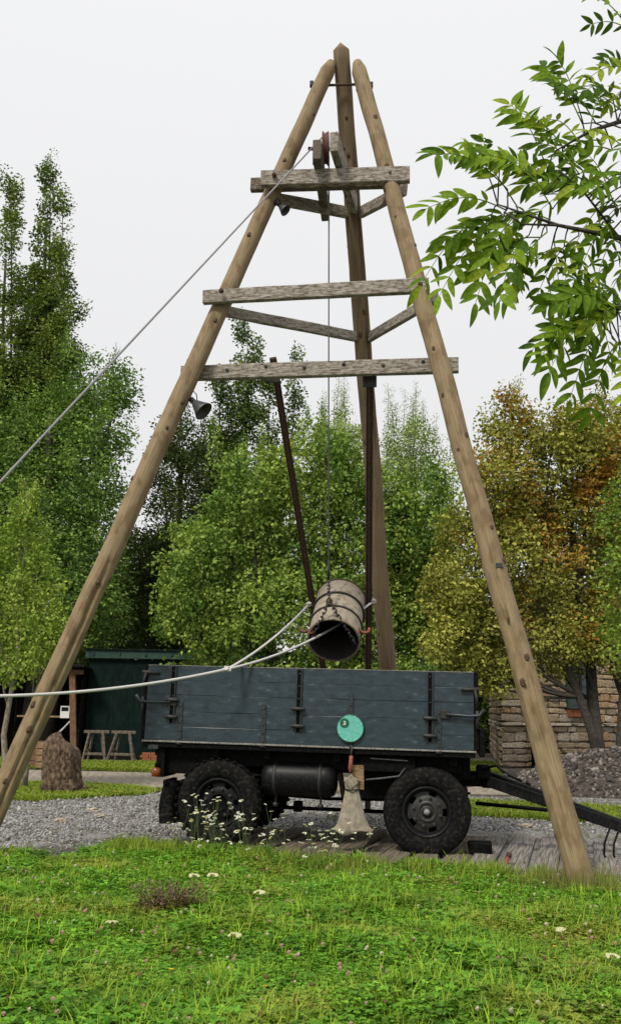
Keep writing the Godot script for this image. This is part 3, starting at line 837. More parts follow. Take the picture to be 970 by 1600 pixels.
func trailer() -> void:
	var t := thing("trailer", "slate blue four-wheeled drop-side farm trailer parked under the timber tripod", "trailer", Vector3(-0.029, 0, -11.1), deg_to_rad(-8.4))
	t.rotation.z = deg_to_rad(-0.63)
	var W := 2.25
	var hl := 1.87
	# near and far drop sides, each of five boards
	var hs := [0.165, 0.165, 0.19, 0.17, 0.155]
	for side in 2:
		var y := 1.165
		var z: float = [0.0, -W][side]
		for i in 5:
			var h: float = hs[4 - i]
			beam(t, "side_plank", Vector3(-hl, y + h / 2, z - 0.016 + rng.randf_range(-0.0015, 0.0015)), Vector3(hl, y + h / 2, z - 0.016 + rng.randf_range(-0.003, 0.003)), h - 0.0012, 0.032, M.paint, 0.0022)
			y += h
	for e in [-1.0, 1.0]:
		var y := 1.165
		for i in 5:
			var h: float = hs[4 - i]
			beam(t, "end_plank", Vector3(e * (hl - 0.018), y + h / 2, -0.04), Vector3(e * (hl - 0.018), y + h / 2, -W + 0.01), h - 0.004, 0.03, M.paint, 0.005)
			y += h
	bx(t, "bed_floor", Vector3(hl * 2 - 0.02, 0.05, W - 0.04), Vector3(0, 1.12, -W / 2), M.dark_wood)
	bx(t, "top_edge_strip", Vector3(hl * 2, 0.008, 0.036), Vector3(0, 2.014, -0.016), M.worn_edge, 0.002)
	bx(t, "edge_rail", Vector3(hl * 2 + 0.05, 0.020, 0.07), Vector3(0, 1.152, -0.01), M.worn_edge, 0.004)
	bx(t, "edge_rail", Vector3(hl * 2 + 0.03, 0.055, 0.05), Vector3(0, 1.112, -0.02), M.black, 0.004)
	bx(t, "edge_rail", Vector3(hl * 2 + 0.03, 0.08, 0.06), Vector3(0, 1.12, -W + 0.02), M.black, 0.004)
	# stakes with their hinge latches
	var bolt := lathe_mesh([Vector2(0.012, 0), Vector2(0.011, 0.006), Vector2(0.006, 0.010), Vector2(0, 0.011)], 10)
	var facing := Basis(Vector3.RIGHT, PI / 2)
	for s in [[-1.56, 1.62], [-0.083, 1.56], [1.392, 1.50]]:
		var x: float = s[0]
		var yb: float = s[1] - 0.26
		var k := Node3D.new()
		k.name = numbered(t, "stake")
		t.add_child(k, true)
		for o in [-0.028, 0.028]: bx(k, "channel_bar", Vector3(0.016, 2.005 - yb, 0.026), Vector3(x + o, (2.005 + yb) / 2, 0.013), M.paint_steel, 0.003)
		bx(k, "channel_web", Vector3(0.042, 2.0 - yb, 0.006), Vector3(x, (2.0 + yb) / 2, 0.004), M.black, 0.001)
		for yy in [s[1], s[1] - 0.19]:
			part(k, "latch", tube_mesh([Vector3(x - 0.075, yy, 0.036), Vector3(x - 0.06, yy, 0.04), Vector3(x + 0.06, yy, 0.04), Vector3(x + 0.075, yy, 0.036)], [0.012, 0.024, 0.024, 0.012], 10), M.iron)
			for o in [-0.06, 0.06]: part(k, "bolt", bolt, M.paint_steel, Transform3D(facing, Vector3(x + o, yy, 0.06)))
		for i in 3: part(k, "rivet", bolt, M.paint_steel, Transform3D(facing, Vector3(x, 1.95 - i * 0.14, 0.008)))
	for x in [-1.455, -0.48, 0.51, 1.49]:
		var k := bx(t, "hinge_strap", Vector3(0.052, 0.46 if x != 0.51 else 0.62, 0.014), Vector3(x, 1.37 if x != 0.51 else 1.44, 0.008), M.paint_steel, 0.003)
		for i in 5: part(k, "bolt", bolt, M.iron, Transform3D(facing, Vector3(0, -0.18 + i * 0.09, 0.007)))
		part(k, "hinge_knuckle", tube_mesh([Vector3(-0.035, -0.235, 0.004), Vector3(0.035, -0.235, 0.004)], 0.02, 10), M.iron)
	# end stanchions, corner latches and locking levers
	for e in [-1.0, 1.0]:
		bx(t, "corner_post", Vector3(0.05, 0.86, 0.05), Vector3(e * (hl + 0.027), 1.585, -0.03), M.black, 0.006)
		bx(t, "corner_post", Vector3(0.05, 0.86, 0.05), Vector3(e * (hl + 0.027), 1.585, -W + 0.03), M.black, 0.006)
		var y := 1.93 if e < 0 else 1.83
		var c := Node3D.new()
		c.name = numbered(t, "corner_latch")
		t.add_child(c, true)
		part(c, "pin", tube_mesh([Vector3(e * (hl + 0.06), y, 0.03), Vector3(e * (hl - 0.14), y - 0.01, 0.035)], [0.022, 0.018], 9), M.iron)
		bx(c, "eye", Vector3(0.06, 0.05, 0.04), Vector3(e * (hl - 0.02), y + 0.005, 0.02), M.iron, 0.012)
		part(c, "hanging_tongue", tube_mesh([Vector3(e * (hl + 0.01), y, 0.04), Vector3(e * (hl + 0.03), y - 0.10, 0.05), Vector3(e * (hl + 0.03), y - 0.19, 0.04)], [0.02, 0.014, 0.010], 8), M.iron)
		var ly := 1.60 if e < 0 else 1.545
		var l := Node3D.new()
		l.name = numbered(t, "locking_lever")
		t.add_child(l, true)
		part(l, "lever", tube_mesh([Vector3(e * (hl - 0.30), ly, 0.04), Vector3(e * (hl - 0.05), ly - 0.01, 0.05), Vector3(e * (hl + 0.06), ly - 0.0, 0.06), Vector3(e * (hl + 0.11), ly + 0.07, 0.07)], [0.020, 0.016, 0.017, 0.02], 9), M.paint_steel)
		bx(l, "keeper", Vector3(0.11, 0.10, 0.03), Vector3(e * (hl - 0.31), ly, 0.018), M.iron, 0.008)
		part(l, "pivot", tube_mesh([Vector3(e * (hl + 0.035), ly - 0.14, 0.03), Vector3(e * (hl + 0.035), ly + 0.05, 0.03)], 0.018, 8), M.iron)
	bx(t, "front_flange", Vector3(0.06, 0.30, 0.50), Vector3(hl + 0.09, 1.25, -0.26), M.black, 0.008)
	bx(t, "front_bulkhead_bar", Vector3(0.05, 0.06, W - 0.1), Vector3(hl + 0.085, 1.72, -W / 2), M.black, 0.008)
	# chassis
	for z in [-0.72, -1.50]: bx(t, "chassis_rail", Vector3(3.55, 0.17, 0.09), Vector3(-0.02, 0.98, z), M.black)
	for x in [-1.72, -1.05, -0.45, 0.35, 0.95, 1.65]: bx(t, "cross_member", Vector3(0.08, 0.10, W - 0.16), Vector3(x, 1.04, -W / 2), M.black)
	bx(t, "chassis_valance", Vector3(3.5, 0.21, 0.03), Vector3(-0.02, 1.0, -0.22), M.black)
	bx(t, "chassis_valance", Vector3(3.5, 0.30, 0.03), Vector3(-0.02, 0.95, -1.15), M.black)
	bx(t, "tool_box", Vector3(0.42, 0.42, 0.4), Vector3(0.74, 0.78, -0.55), M.black, 0.015)
	bx(t, "brake_cylinder_box", Vector3(0.34, 0.38, 0.5), Vector3(-0.62, 0.78, -0.75), M.black, 0.015)
	bx(t, "rear_skirt", Vector3(0.75, 0.30, 0.03), Vector3(-1.36, 0.94, -0.16), M.black)
	bx(t, "front_skirt", Vector3(0.95, 0.26, 0.03), Vector3(1.36, 0.96, -0.30), M.black)
	part(t, "turntable", lathe_mesh([Vector2(0.42, -0.03), Vector2(0.50, -0.03), Vector2(0.50, 0.03), Vector2(0.42, 0.03), Vector2(0.42, -0.03)], 40, false), M.black, Transform3D(Basis(), Vector3(1.30, 0.88, -W / 2)))
	bx(t, "bogie_frame", Vector3(1.25, 0.10, 0.10), Vector3(1.42, 0.80, -0.55), M.black)
	bx(t, "bogie_frame", Vector3(1.25, 0.10, 0.10), Vector3(1.42, 0.80, -1.70), M.black)
	bx(t, "bogie_crossbar", Vector3(0.10, 0.12, 1.3), Vector3(2.02, 0.80, -W / 2), M.black)
	for x in [-0.985, 1.36]:
		part(t, "axle", tube_mesh([Vector3(x, 0.485, -0.28), Vector3(x, 0.485, -W + 0.28)], 0.055, 12), M.black)
		for z in [-0.50, -1.75]:
			var sp := Node3D.new()
			sp.name = numbered(t, "leaf_spring")
			t.add_child(sp, true)
			for i in 5:
				var l: float = 0.48 - i * 0.08
				part(sp, "spring_leaf", tube_mesh([Vector3(x - l, 0.60 + 0.10 * l * l * 3.5 - i * 0.018, z), Vector3(x - l / 2, 0.60 + 0.025 * l - i * 0.018, z), Vector3(x, 0.60 - i * 0.018, z), Vector3(x + l / 2, 0.60 + 0.025 * l - i * 0.018, z), Vector3(x + l, 0.60 + 0.10 * l * l * 3.5 - i * 0.018, z)], 0.012, 6), M.black)
	wheel(t, Vector3(-0.985, 0.49, -0.16), 1.0, true)
	wheel(t, Vector3(1.36, 0.49, -0.16), 1.0, false)
	wheel(t, Vector3(-0.985, 0.49, -W + 0.16), -1.0, true)
	wheel(t, Vector3(1.36, 0.49, -W + 0.16), -1.0, false)
	# compressed air tank with straps
	var tank := part(t, "air_tank", lathe_mesh([Vector2(0, -0.44), Vector2(0.11, -0.43), Vector2(0.175, -0.40), Vector2(0.197, -0.35), Vector2(0.2, -0.3), Vector2(0.2, 0.3), Vector2(0.197, 0.35), Vector2(0.175, 0.40), Vector2(0.11, 0.43), Vector2(0, 0.44)], 40), M.black_gloss, Transform3D(Basis(Vector3.BACK, PI / 2), Vector3(-0.09, 0.78, -0.28)))
	for y in [-0.25, 0.27]:
		part(tank, "strap", lathe_mesh([Vector2(0.2, y - 0.02), Vector2(0.206, y - 0.018), Vector2(0.206, y + 0.018), Vector2(0.2, y + 0.02)], 36), M.iron)
		part(tank, "drain_valve", lathe_mesh([Vector2(0.012, 0.0), Vector2(0.012, 0.08), Vector2(0.035, 0.09), Vector2(0.03, 0.13), Vector2(0, 0.13)], 10), M.iron, Transform3D(Basis(Vector3.BACK, PI / 2), Vector3(-0.19, y, 0.02)))
	for x in [-0.34, 0.16]: bx(t, "tank_hanger", Vector3(0.05, 0.22, 0.05), Vector3(x, 1.02, -0.36), M.black)
	# rods and pipes under the floor
	part(t, "brake_rod", tube_mesh([Vector3(-0.95, 0.56, -0.8), Vector3(0.2, 0.52, -0.8), Vector3(1.2, 0.55, -0.8)], 0.02, 8), M.black)
	part(t, "brake_rod", tube_mesh([Vector3(-0.75, 0.42, -0.6), Vector3(0.9, 0.42, -0.6)], 0.022, 8), M.black)
	bx(t, "brake_lever_box", Vector3(0.10, 0.12, 0.10), Vector3(-0.15, 0.44, -0.6), M.black)
	part(t, "air_pipe", tube_mesh([Vector3(-0.53, 0.80, -0.24), Vector3(-0.70, 0.80, -0.22), Vector3(-0.78, 0.92, -0.2)], 0.014, 8), M.iron)
	bx(t, "side_bracket", Vector3(0.62, 0.16, 0.04), Vector3(0.92, 0.98, -0.10), M.black)
	bx(t, "reflective_strip", Vector3(0.42, 0.012, 0.02), Vector3(0.94, 1.036, -0.072), M.worn_edge, 0.003, Vector3(0, 0, -0.03))
	part(t, "air_pipe", tube_mesh([Vector3(0.62, 0.80, -0.05), Vector3(0.85, 0.83, -0.05), Vector3(1.05, 0.86, -0.06), Vector3(1.12, 0.95, -0.08)], 0.012, 8), M.zinc)
	# mudflap and tail lamp at the back
	bx(t, "mudflap_bracket", Vector3(0.05, 0.05, 0.42), Vector3(-1.60, 0.70, -0.22), M.black)
	var fl := tool(true)
	for i in 6:
		var y0 := 0.72 - i * 0.08
		var y1 := y0 - 0.08
		var x0 := -1.60 - 0.05 * sin(i / 6.0 * 2.4)
		var x1 := -1.60 - 0.05 * sin((i + 1) / 6.0 * 2.4)
		quad(fl, Vector3(x0 - 0.012, y0, -0.03), Vector3(x1 - 0.012, y1, -0.03), Vector3(x1 + 0.14, y1, -0.10), Vector3(x0 + 0.14, y0, -0.10))
		quad(fl, Vector3(x0 + 0.14, y0, -0.10), Vector3(x1 + 0.14, y1, -0.10), Vector3(x1 + 0.14, y1, -0.42), Vector3(x0 + 0.14, y0, -0.42))
		quad(fl, Vector3(x0 - 0.012, y0, -0.03), Vector3(x0 - 0.012, y0, -0.42), Vector3(x1 - 0.012, y1, -0.42), Vector3(x1 - 0.012, y1, -0.03))
	part(t, "mudflap", done(fl), M.rubber)
	bx(t, "rear_bumper", Vector3(0.10, 0.34, 0.5), Vector3(-1.68, 0.92, -0.30), M.black)
	part(t, "tail_lamp", lathe_mesh([Vector2(0, -0.05), Vector2(0.05, -0.045), Vector2(0.055, 0.04), Vector2(0.03, 0.055), Vector2(0, 0.055)], 16), M.amber, Transform3D(Basis(), Vector3(-1.725, 0.80, -0.06)))
	bx(t, "lamp_housing", Vector3(0.10, 0.15, 0.10), Vector3(-1.70, 0.84, -0.10), M.black, 0.02)
	bx(t, "marker_plate", Vector3(0.12, 0.05, 0.02), Vector3(-1.76, 1.085, 0.0), M.zinc)
	# drawbar: two arms of an A that meet in a towing eye
	var eye := Vector3(4.35, 0.14, -0.8)
	for z in [-0.45, -1.6]:
		var a := Vector3(2.02, 0.82, z)
		var b := eye + Vector3(-0.15, 0.01, signf(z + 1.0) * 0.05)
		var o := part(t, "drawbar_arm", box_mesh(Vector3(a.distance_to(b), 0.12, 0.07), 0.008), M.black_gloss, Transform3D(beam_basis(a, b), (a + b) / 2))
		o.set_meta("label", "black steel arm of the towing bar")
	part(t, "towing_eye", tube_mesh([eye + Vector3(-0.2, 0, 0), eye], 0.04, 10), M.black)
	part(t, "drawbar_spring", tube_mesh([Vector3(1.9, 0.55, -0.7), Vector3(2.7, 0.50, -0.8), Vector3(3.0, 0.53, -0.78)], 0.022, 8), M.black)
	for o in [0.0, 0.10]: part(t, "brake_hose", tube_mesh([Vector3(3.38 + o, 0.42, -0.50), Vector3(3.33 + o, 0.34, -0.40), Vector3(3.28 + o, 0.22, -0.38), Vector3(3.27 + o, 0.10, -0.38), Vector3(3.30 + o, 0.03, -0.38)], 0.012, 7), M.rubber)
	bx(t, "coupling_bracket", Vector3(0.16, 0.16, 0.10), Vector3(1.98, 0.92, -0.42), M.black, 0.02)
	part(t, "hose_loop", tube_mesh([Vector3(1.95, 0.95, -0.36), Vector3(2.12, 1.0, -0.34), Vector3(2.25, 0.90, -0.34), Vector3(2.5, 0.80, -0.40)], 0.016, 7), M.rubber)
	for x in [2.22, 2.42]: part(t, "shiny_fitting", lump(Vector3(0.025, 0.02, 0.02), 0.2, 3, 5, 7), M.zinc, Transform3D(Basis(), Vector3(x, 0.90 - (x - 2.22) * 0.35, -0.33)))

	# round sign on the trailer side
	var tb := t.transform
	var s := thing("round_sign", "round turquoise number sign hung on the trailer side", "sign", tb * Vector3(0.51, 1.365, 0.03), deg_to_rad(-8.4))
	var fwd := Transform3D(Basis(Vector3.RIGHT, PI / 2), Vector3.ZERO)
	part(s, "disc", lathe_mesh([Vector2(0, -0.004), Vector2(0.148, -0.004), Vector2(0.152, 0.002), Vector2(0.149, 0.010), Vector2(0, 0.010)], 48, false), M.turquoise, fwd)
	var er := tool(true)
	torus(er, Transform3D(Basis(), Vector3(0, 0, 0.008)), 0.149, 0.006, 48, 6)
	part(s, "edge_ring", done(er), M.sign_green)
	part(s, "number_field", lathe_mesh([Vector2(0, 0.012), Vector2(0.052, 0.012), Vector2(0.052, 0.0145), Vector2(0, 0.0145)], 32, false), M.sign_green, Transform3D(fwd.basis, Vector3(-0.064, 0.056, 0)))
	var tm := TextMesh.new()
	var sf := SystemFont.new()
	sf.font_names = PackedStringArray(["Droid Sans"])
	sf.font_weight = 700
	tm.font = sf
	tm.text = "3"
	tm.font_size = 32
	tm.pixel_size = 0.0019
	tm.depth = 0.003
	part(s, "numeral", tm, M.white, Transform3D(Basis(), Vector3(-0.064, 0.056, 0.016)))
	for k in 8:
		var a := TAU * (k + 0.5) / 8.0
		part(s, "screw", lump(Vector3(0.006, 0.006, 0.004), 0.1, 2, 4, 7), M.white, Transform3D(Basis(), Vector3(cos(a) * 0.136, sin(a) * 0.136, 0.011)))

	# sack hanging from the bed on a hook
	var k := thing("canvas_sack", "beige canvas sack hanging mouth-up on a hook below the trailer side", "sack", tb * Vector3(0.56, 0.27, 0.05), deg_to_rad(-8.4))
	sack(k)

func sack(k: Node3D) -> void:
	var st := tool(true)
	var rows := []
	var n := 22
	var sd := 40
	for i in n + 1:
		var f := float(i) / n
		var y := 0.56 * f
		var w := lerpf(0.225, 0.05, pow(f, 0.6)) + (0.02 if f < 0.06 else 0.0)
		var dp := lerpf(0.075, 0.035, f)
		if f > 0.88: w += (f - 0.88) * 0.25
		var row := []
		for q in sd:
			var a := TAU * q / sd
			var fold := 1.0 + 0.16 * sin(a * 7.0 + f * 1.5) * (0.5 + 0.5 * f) + 0.07 * sin(a * 13.0 + 2.0)
			row.append(Vector3(cos(a) * w * (0.94 + 0.06 * fold) - 0.015 * f, y + (0.025 * sin(a * 2.0 + 1.0) + 0.018 * cos(a * 5.0) if i == 0 else 0.0), sin(a) * dp * fold))
		rows.append(row)
	for i in n:
		for q in sd:
			var q2 := (q + 1) % sd
			quad(st, rows[i][q], rows[i + 1][q], rows[i + 1][q2], rows[i][q2])
	for q in sd: tri(st, rows[0][q], rows[0][(q + 1) % sd], Vector3(0, 0.01, 0))
	for q in sd: tri(st, rows[n][q], Vector3(-0.015, 0.57, 0), rows[n][(q + 1) % sd])
	part(k, "cloth", done(st), M.canvas)
	part(k, "folded_flap", box_mesh(Vector3(0.11, 0.13, 0.02), 0.008, 0.006), M.canvas, Transform3D(Basis.from_euler(Vector3(0.1, 0.1, 0.65)), Vector3(-0.02, 0.52, 0.05)))
	part(k, "folded_flap", box_mesh(Vector3(0.12, 0.26, 0.012), 0.005, 0.006), M.crate, Transform3D(Basis.from_euler(Vector3(0, 0, 0.02)), Vector3(0.05, 0.57, -0.045)))
	var b := tool(true)
	torus(b, Transform3D(Basis(Vector3.RIGHT, PI / 2), Vector3(-0.012, 0.44, 0)), 0.068, 0.009, 24, 6)
	part(k, "tie_cord", done(b), M.iron)
	part(k, "red_handle", tube_mesh([Vector3(-0.03, 0.62, 0.02), Vector3(-0.03, 0.66, 0.02), Vector3(-0.02, 0.80, 0.02)], [0.012, 0.024, 0.022], 10), M.red_rust)
	part(k, "hook", tube_mesh([Vector3(-0.02, 0.80, 0.02), Vector3(-0.02, 0.85, 0.02), Vector3(-0.005, 0.885, 0.02), Vector3(-0.03, 0.91, 0.01), Vector3(-0.035, 0.88, 0.0)], 0.009, 8), M.zinc)
	var e := [Vector3(0.185, 0.02, 0.03), Vector3(0.20, -0.02, 0.03), Vector3(0.19, -0.07, 0.03)]
	part(k, "loose_thread", tube_mesh(e, [0.014, 0.010, 0.004], 6), M.canvas)

# ---------------------------------------------------------------- small things of the yard
func yard_things() -> void:
	# timber sleepers under the trailer
	var p := thing("timber_platform", "weathered plank platform laid on the gravel under the trailer wheels", "platform", Vector3.ZERO)
	var dirn := Vector3(0.50, 0, -1.8).normalized()
	for i in 15:
		var x := -1.35 + i * 0.31
		var near := Vector3(x, 0.0, -10.35 + (0.08 * sin(i * 2.3)) + x * 0.12)
		var L := 2.6 + 0.12 * sin(i * 1.7)
		var b := Basis(Vector3.UP, atan2(-dirn.x, -dirn.z))
		var sm := box_mesh(Vector3(0.265 + 0.012 * sin(i * 3.0), 0.11, L), 0.014, 0.010)
		part(p, "plank", sm, M.plank_b if i > 9 else M.plank_a, Transform3D(b * Basis(Vector3.BACK, rng.randf_range(-0.03, 0.03)), near + dirn * L / 2 + Vector3(0, -0.012 + rng.randf_range(-0.012, 0.012), 0)))
	var c := thing("wheel_chock", "black wooden block wedged behind the right front tyre", "wheel chock", Vector3(1.93, 0.03, -11.1), deg_to_rad(-8.4))
	part(c, "block", box_mesh(Vector3(0.26, 0.13, 0.22), 0.012, 0.006), M.black, Transform3D(Basis(), Vector3(0, 0.065, 0)))
	part(c, "wedge_face", box_mesh(Vector3(0.03, 0.10, 0.20), 0.006), M.dark_wood, Transform3D(Basis(Vector3.BACK, 0.3), Vector3(-0.14, 0.06, 0)))
	var rb := thing("pipe_stub", "short rust orange pipe end poking from planks by the right tripod foot", "pipe", Vector3(2.02, 0.0, -10.25))
	part(rb, "pipe", tube_mesh([Vector3(0, 0, 0), Vector3(0.07, 0.16, -0.05)], 0.022, 10), M.red_rust)
	part(rb, "collar", tube_mesh([Vector3(0.055, 0.12, -0.04), Vector3(0.07, 0.16, -0.05)], 0.03, 10), M.rust)

	# upright old stump
	var s := thing("tree_stump", "upright gnarled dark brown stump standing on grass beside the gravel", "stump", Vector3(-4.36, 0, -17.85), 0.4)
	var st := tool(true)
	var nz := FastNoiseLite.new()
	nz.seed = 12
	nz.frequency = 1.0
	var rows := []
	var sides := 44
	for i in 27:
		var f := i / 26.0
		var row := []
		for k in sides:
			var a := TAU * k / sides
			var r := lerpf(0.335, 0.315, f) * sqrt(maxf(0.02, 1.0 - pow(maxf(0.0, f - 0.66) / 0.34, 2.4)))
			r *= 1.0 + 0.22 * nz.get_noise_3d(cos(a) * 2.6, f * 1.2, sin(a) * 2.6) + 0.10 * nz.get_noise_3d(cos(a) * 6.0, f * 2.5, sin(a) * 7.0) - (0.05 if k in [6, 15, 33] else 0.0)
			row.append(Vector3(cos(a) * r * 1.02 - 0.05 * f, 0.97 * f - 0.10 * cos(a) * f * f, sin(a) * r * 0.8))
		rows.append(row)
	for i in 26:
		for k in sides:
			var k2 := (k + 1) % sides
			quad(st, rows[i][k], rows[i + 1][k], rows[i + 1][k2], rows[i][k2])
	for k in sides: tri(st, rows[26][k], Vector3(-0.05, 0.985, 0), rows[26][(k + 1) % sides])
	part(s, "trunk", done(st), M.stump)
	for k in 5: part(s, "root_flare", lump(Vector3(0.12, 0.16, 0.14), 0.4, 30 + k, 7, 10), M.stump, Transform3D(Basis(), Vector3(cos(k * 1.3) * 0.31, 0.06, sin(k * 1.3) * 0.25)))

	# pale stones on the gravel
	for q in [[-3.15, -14.9, 0.10, "flat pale stone lying on gravel right of the stump"], [-2.9, -14.2, 0.08, "small pale stone on gravel nearest the mudflap"], [-3.3, -13.6, 0.09, "long pale stone on gravel in front of the stump"], [3.05, -13.9, 0.09, "pale stone on gravel below the towing bar"], [-3.02, -10.15, 0.07, "white stone in grass at the gravel edge"]]:
		var o := part(self, "pale_stone", lump(Vector3(q[2], q[2] * 0.35, q[2] * 0.7), 0.35, int(q[0] * 10), 7, 10), M.stone[4], Transform3D(Basis(Vector3.UP, q[0]), Vector3(q[0], q[2] * 0.2, q[1])))
		tag(o, q[3], "stone", "pale stones on the gravel")

	# heap of dark rubble at the right
	var h := thing("rubble_heap", "long low heap of dark brown rubble in front of the stone building", "rubble heap", Vector3(7.3, 0, -20.6))
	var ht := tool(true)
	var hn := FastNoiseLite.new()
	hn.seed = 33
	hn.frequency = 0.8
	var N := 44
	var hy := func(x: float, z: float) -> float:
		var e := sqrt(pow(x / 3.4, 2.0) + pow(z / 2.3, 2.0))
		return maxf(-0.05, (0.92 * (1.0 - pow(clampf(e, 0.0, 1.2), 1.6))) + hn.get_noise_2d(x, z) * 0.18 * clampf(1.1 - e, 0.0, 1.0))
	for i in N:
		for k in N:
			var x0 := -3.6 + 7.2 * i / N
			var x1 := -3.6 + 7.2 * (i + 1) / N
			var z0 := -2.4 + 4.8 * k / N
			var z1 := -2.4 + 4.8 * (k + 1) / N
			quad(ht, Vector3(x0, hy.call(x0, z0), z0), Vector3(x0, hy.call(x0, z1), z1), Vector3(x1, hy.call(x1, z1), z1), Vector3(x1, hy.call(x1, z0), z0))
	part(h, "mound", done(ht), M.rubble)
	var buf := PackedFloat32Array()
	for i in 7000:
		var x := rng.randf_range(-3.4, 3.4)
		var z := rng.randf_range(-2.2, 2.4)
		var y: float = hy.call(x, z)
		if y < 0.01: continue
		var sc := rng.randf_range(0.022, 0.055) * (1.8 if rng.randf() < 0.06 else 1.0)
		var g := 0.035 + pow(rng.randf(), 2.6) * 0.24
		push(buf, Basis.from_euler(Vector3(rng.randf() * 6, rng.randf() * 6, rng.randf() * 6)).scaled(Vector3.ONE * sc), Vector3(x, y + sc * 0.2, z), Color(g, g * 0.86, g * 0.77))
	scatter(h, "rubble_stones", lump(Vector3(1, 0.5, 0.75), 0.35, 8, 4, 6), M.tint, buf)

	# saw horses against the green wall
	for k in 2:
		var x: float = [-5.72, -4.98][k]
		var sh := thing("saw_horse", ["grey wooden saw horse nearer the brown shed post", "grey wooden saw horse nearer the trailer, legs more splayed"][k], "saw horse", Vector3(x, 0, -26.9), [0.05, -0.12][k], "saw horses by the green shed")
		var sp: float = [0.27, 0.33][k]
		beam(sh, "top_rail", Vector3(-0.34, 0.80, 0), Vector3(0.34, 0.80, 0), 0.08, 0.10, M.dark_wood)
		for sx in [-1.0, 1.0]:
			for sz in [-1.0, 1.0]:
				beam(sh, "leg", Vector3(sx * 0.14 * (1.0 + 0.25 * sz), 0.79, sz * 0.05), Vector3(sx * sp * (1.0 + 0.12 * sz), 0.0, sz * 0.24), 0.07, 0.055, M.dark_wood)
			beam(sh, "stretcher", Vector3(sx * (sp - 0.07), 0.32, -0.15), Vector3(sx * (sp - 0.07), 0.32, 0.15), 0.06, 0.03, M.dark_wood)
		beam(sh, "stretcher", Vector3(-0.27, 0.22, 0.19), Vector3(0.27, 0.22, 0.19), 0.07, 0.03, M.dark_wood)

	# crates in front of the open shed
	for k in 2:
		var cr := thing("wooden_crate", ["slatted light brown wooden crate beside the stump", "dark reddish wooden crate behind the left tripod leg"][k], "crate", Vector3([-6.18, -6.75][k], 0, [-24.0, -24.4][k]), [0.1, -0.15][k], "crates by the open shed")
		var m: Material = [M.crate, M.red_wood][k]
		var w: float = [0.62, 0.55][k]
		for i in 4:
			var y := 0.09 + i * 0.155
			for z in [-0.22, 0.22]: bx(cr, "slat", Vector3(w, 0.13, 0.018), Vector3(0, y, z), m, 0.004)
			for sx in [-1.0, 1.0]: bx(cr, "slat", Vector3(0.018, 0.13, 0.42), Vector3(sx * w / 2, y, 0), m, 0.004)
		for sx in [-1.0, 1.0]:
			for z in [-0.195, 0.195]: bx(cr, "corner_batten", Vector3(0.045, 0.62, 0.03), Vector3(sx * (w / 2 - 0.035), 0.32, z), m, 0.004)
		bx(cr, "bottom", Vector3(w - 0.02, 0.02, 0.42), Vector3(0, 0.035, 0), m, 0.004)
	# bricks by the corner of the green shed
	var bp := thing("brick_pile", "small pile of orange bricks below the corner of the green shed", "bricks", Vector3(-4.28, 0, -26.9))
	var bk := box_mesh(Vector3(0.23, 0.066, 0.11), 0.006, 0.003)
	for i in 4:
		for j in 2: part(bp, "brick", bk, M.brick, Transform3D(Basis(Vector3.UP, rng.randf_range(-0.08, 0.08)), Vector3(j * 0.245 - 0.1 + 0.05 * (i % 2), 0.035 + i * 0.069, 0.0)))

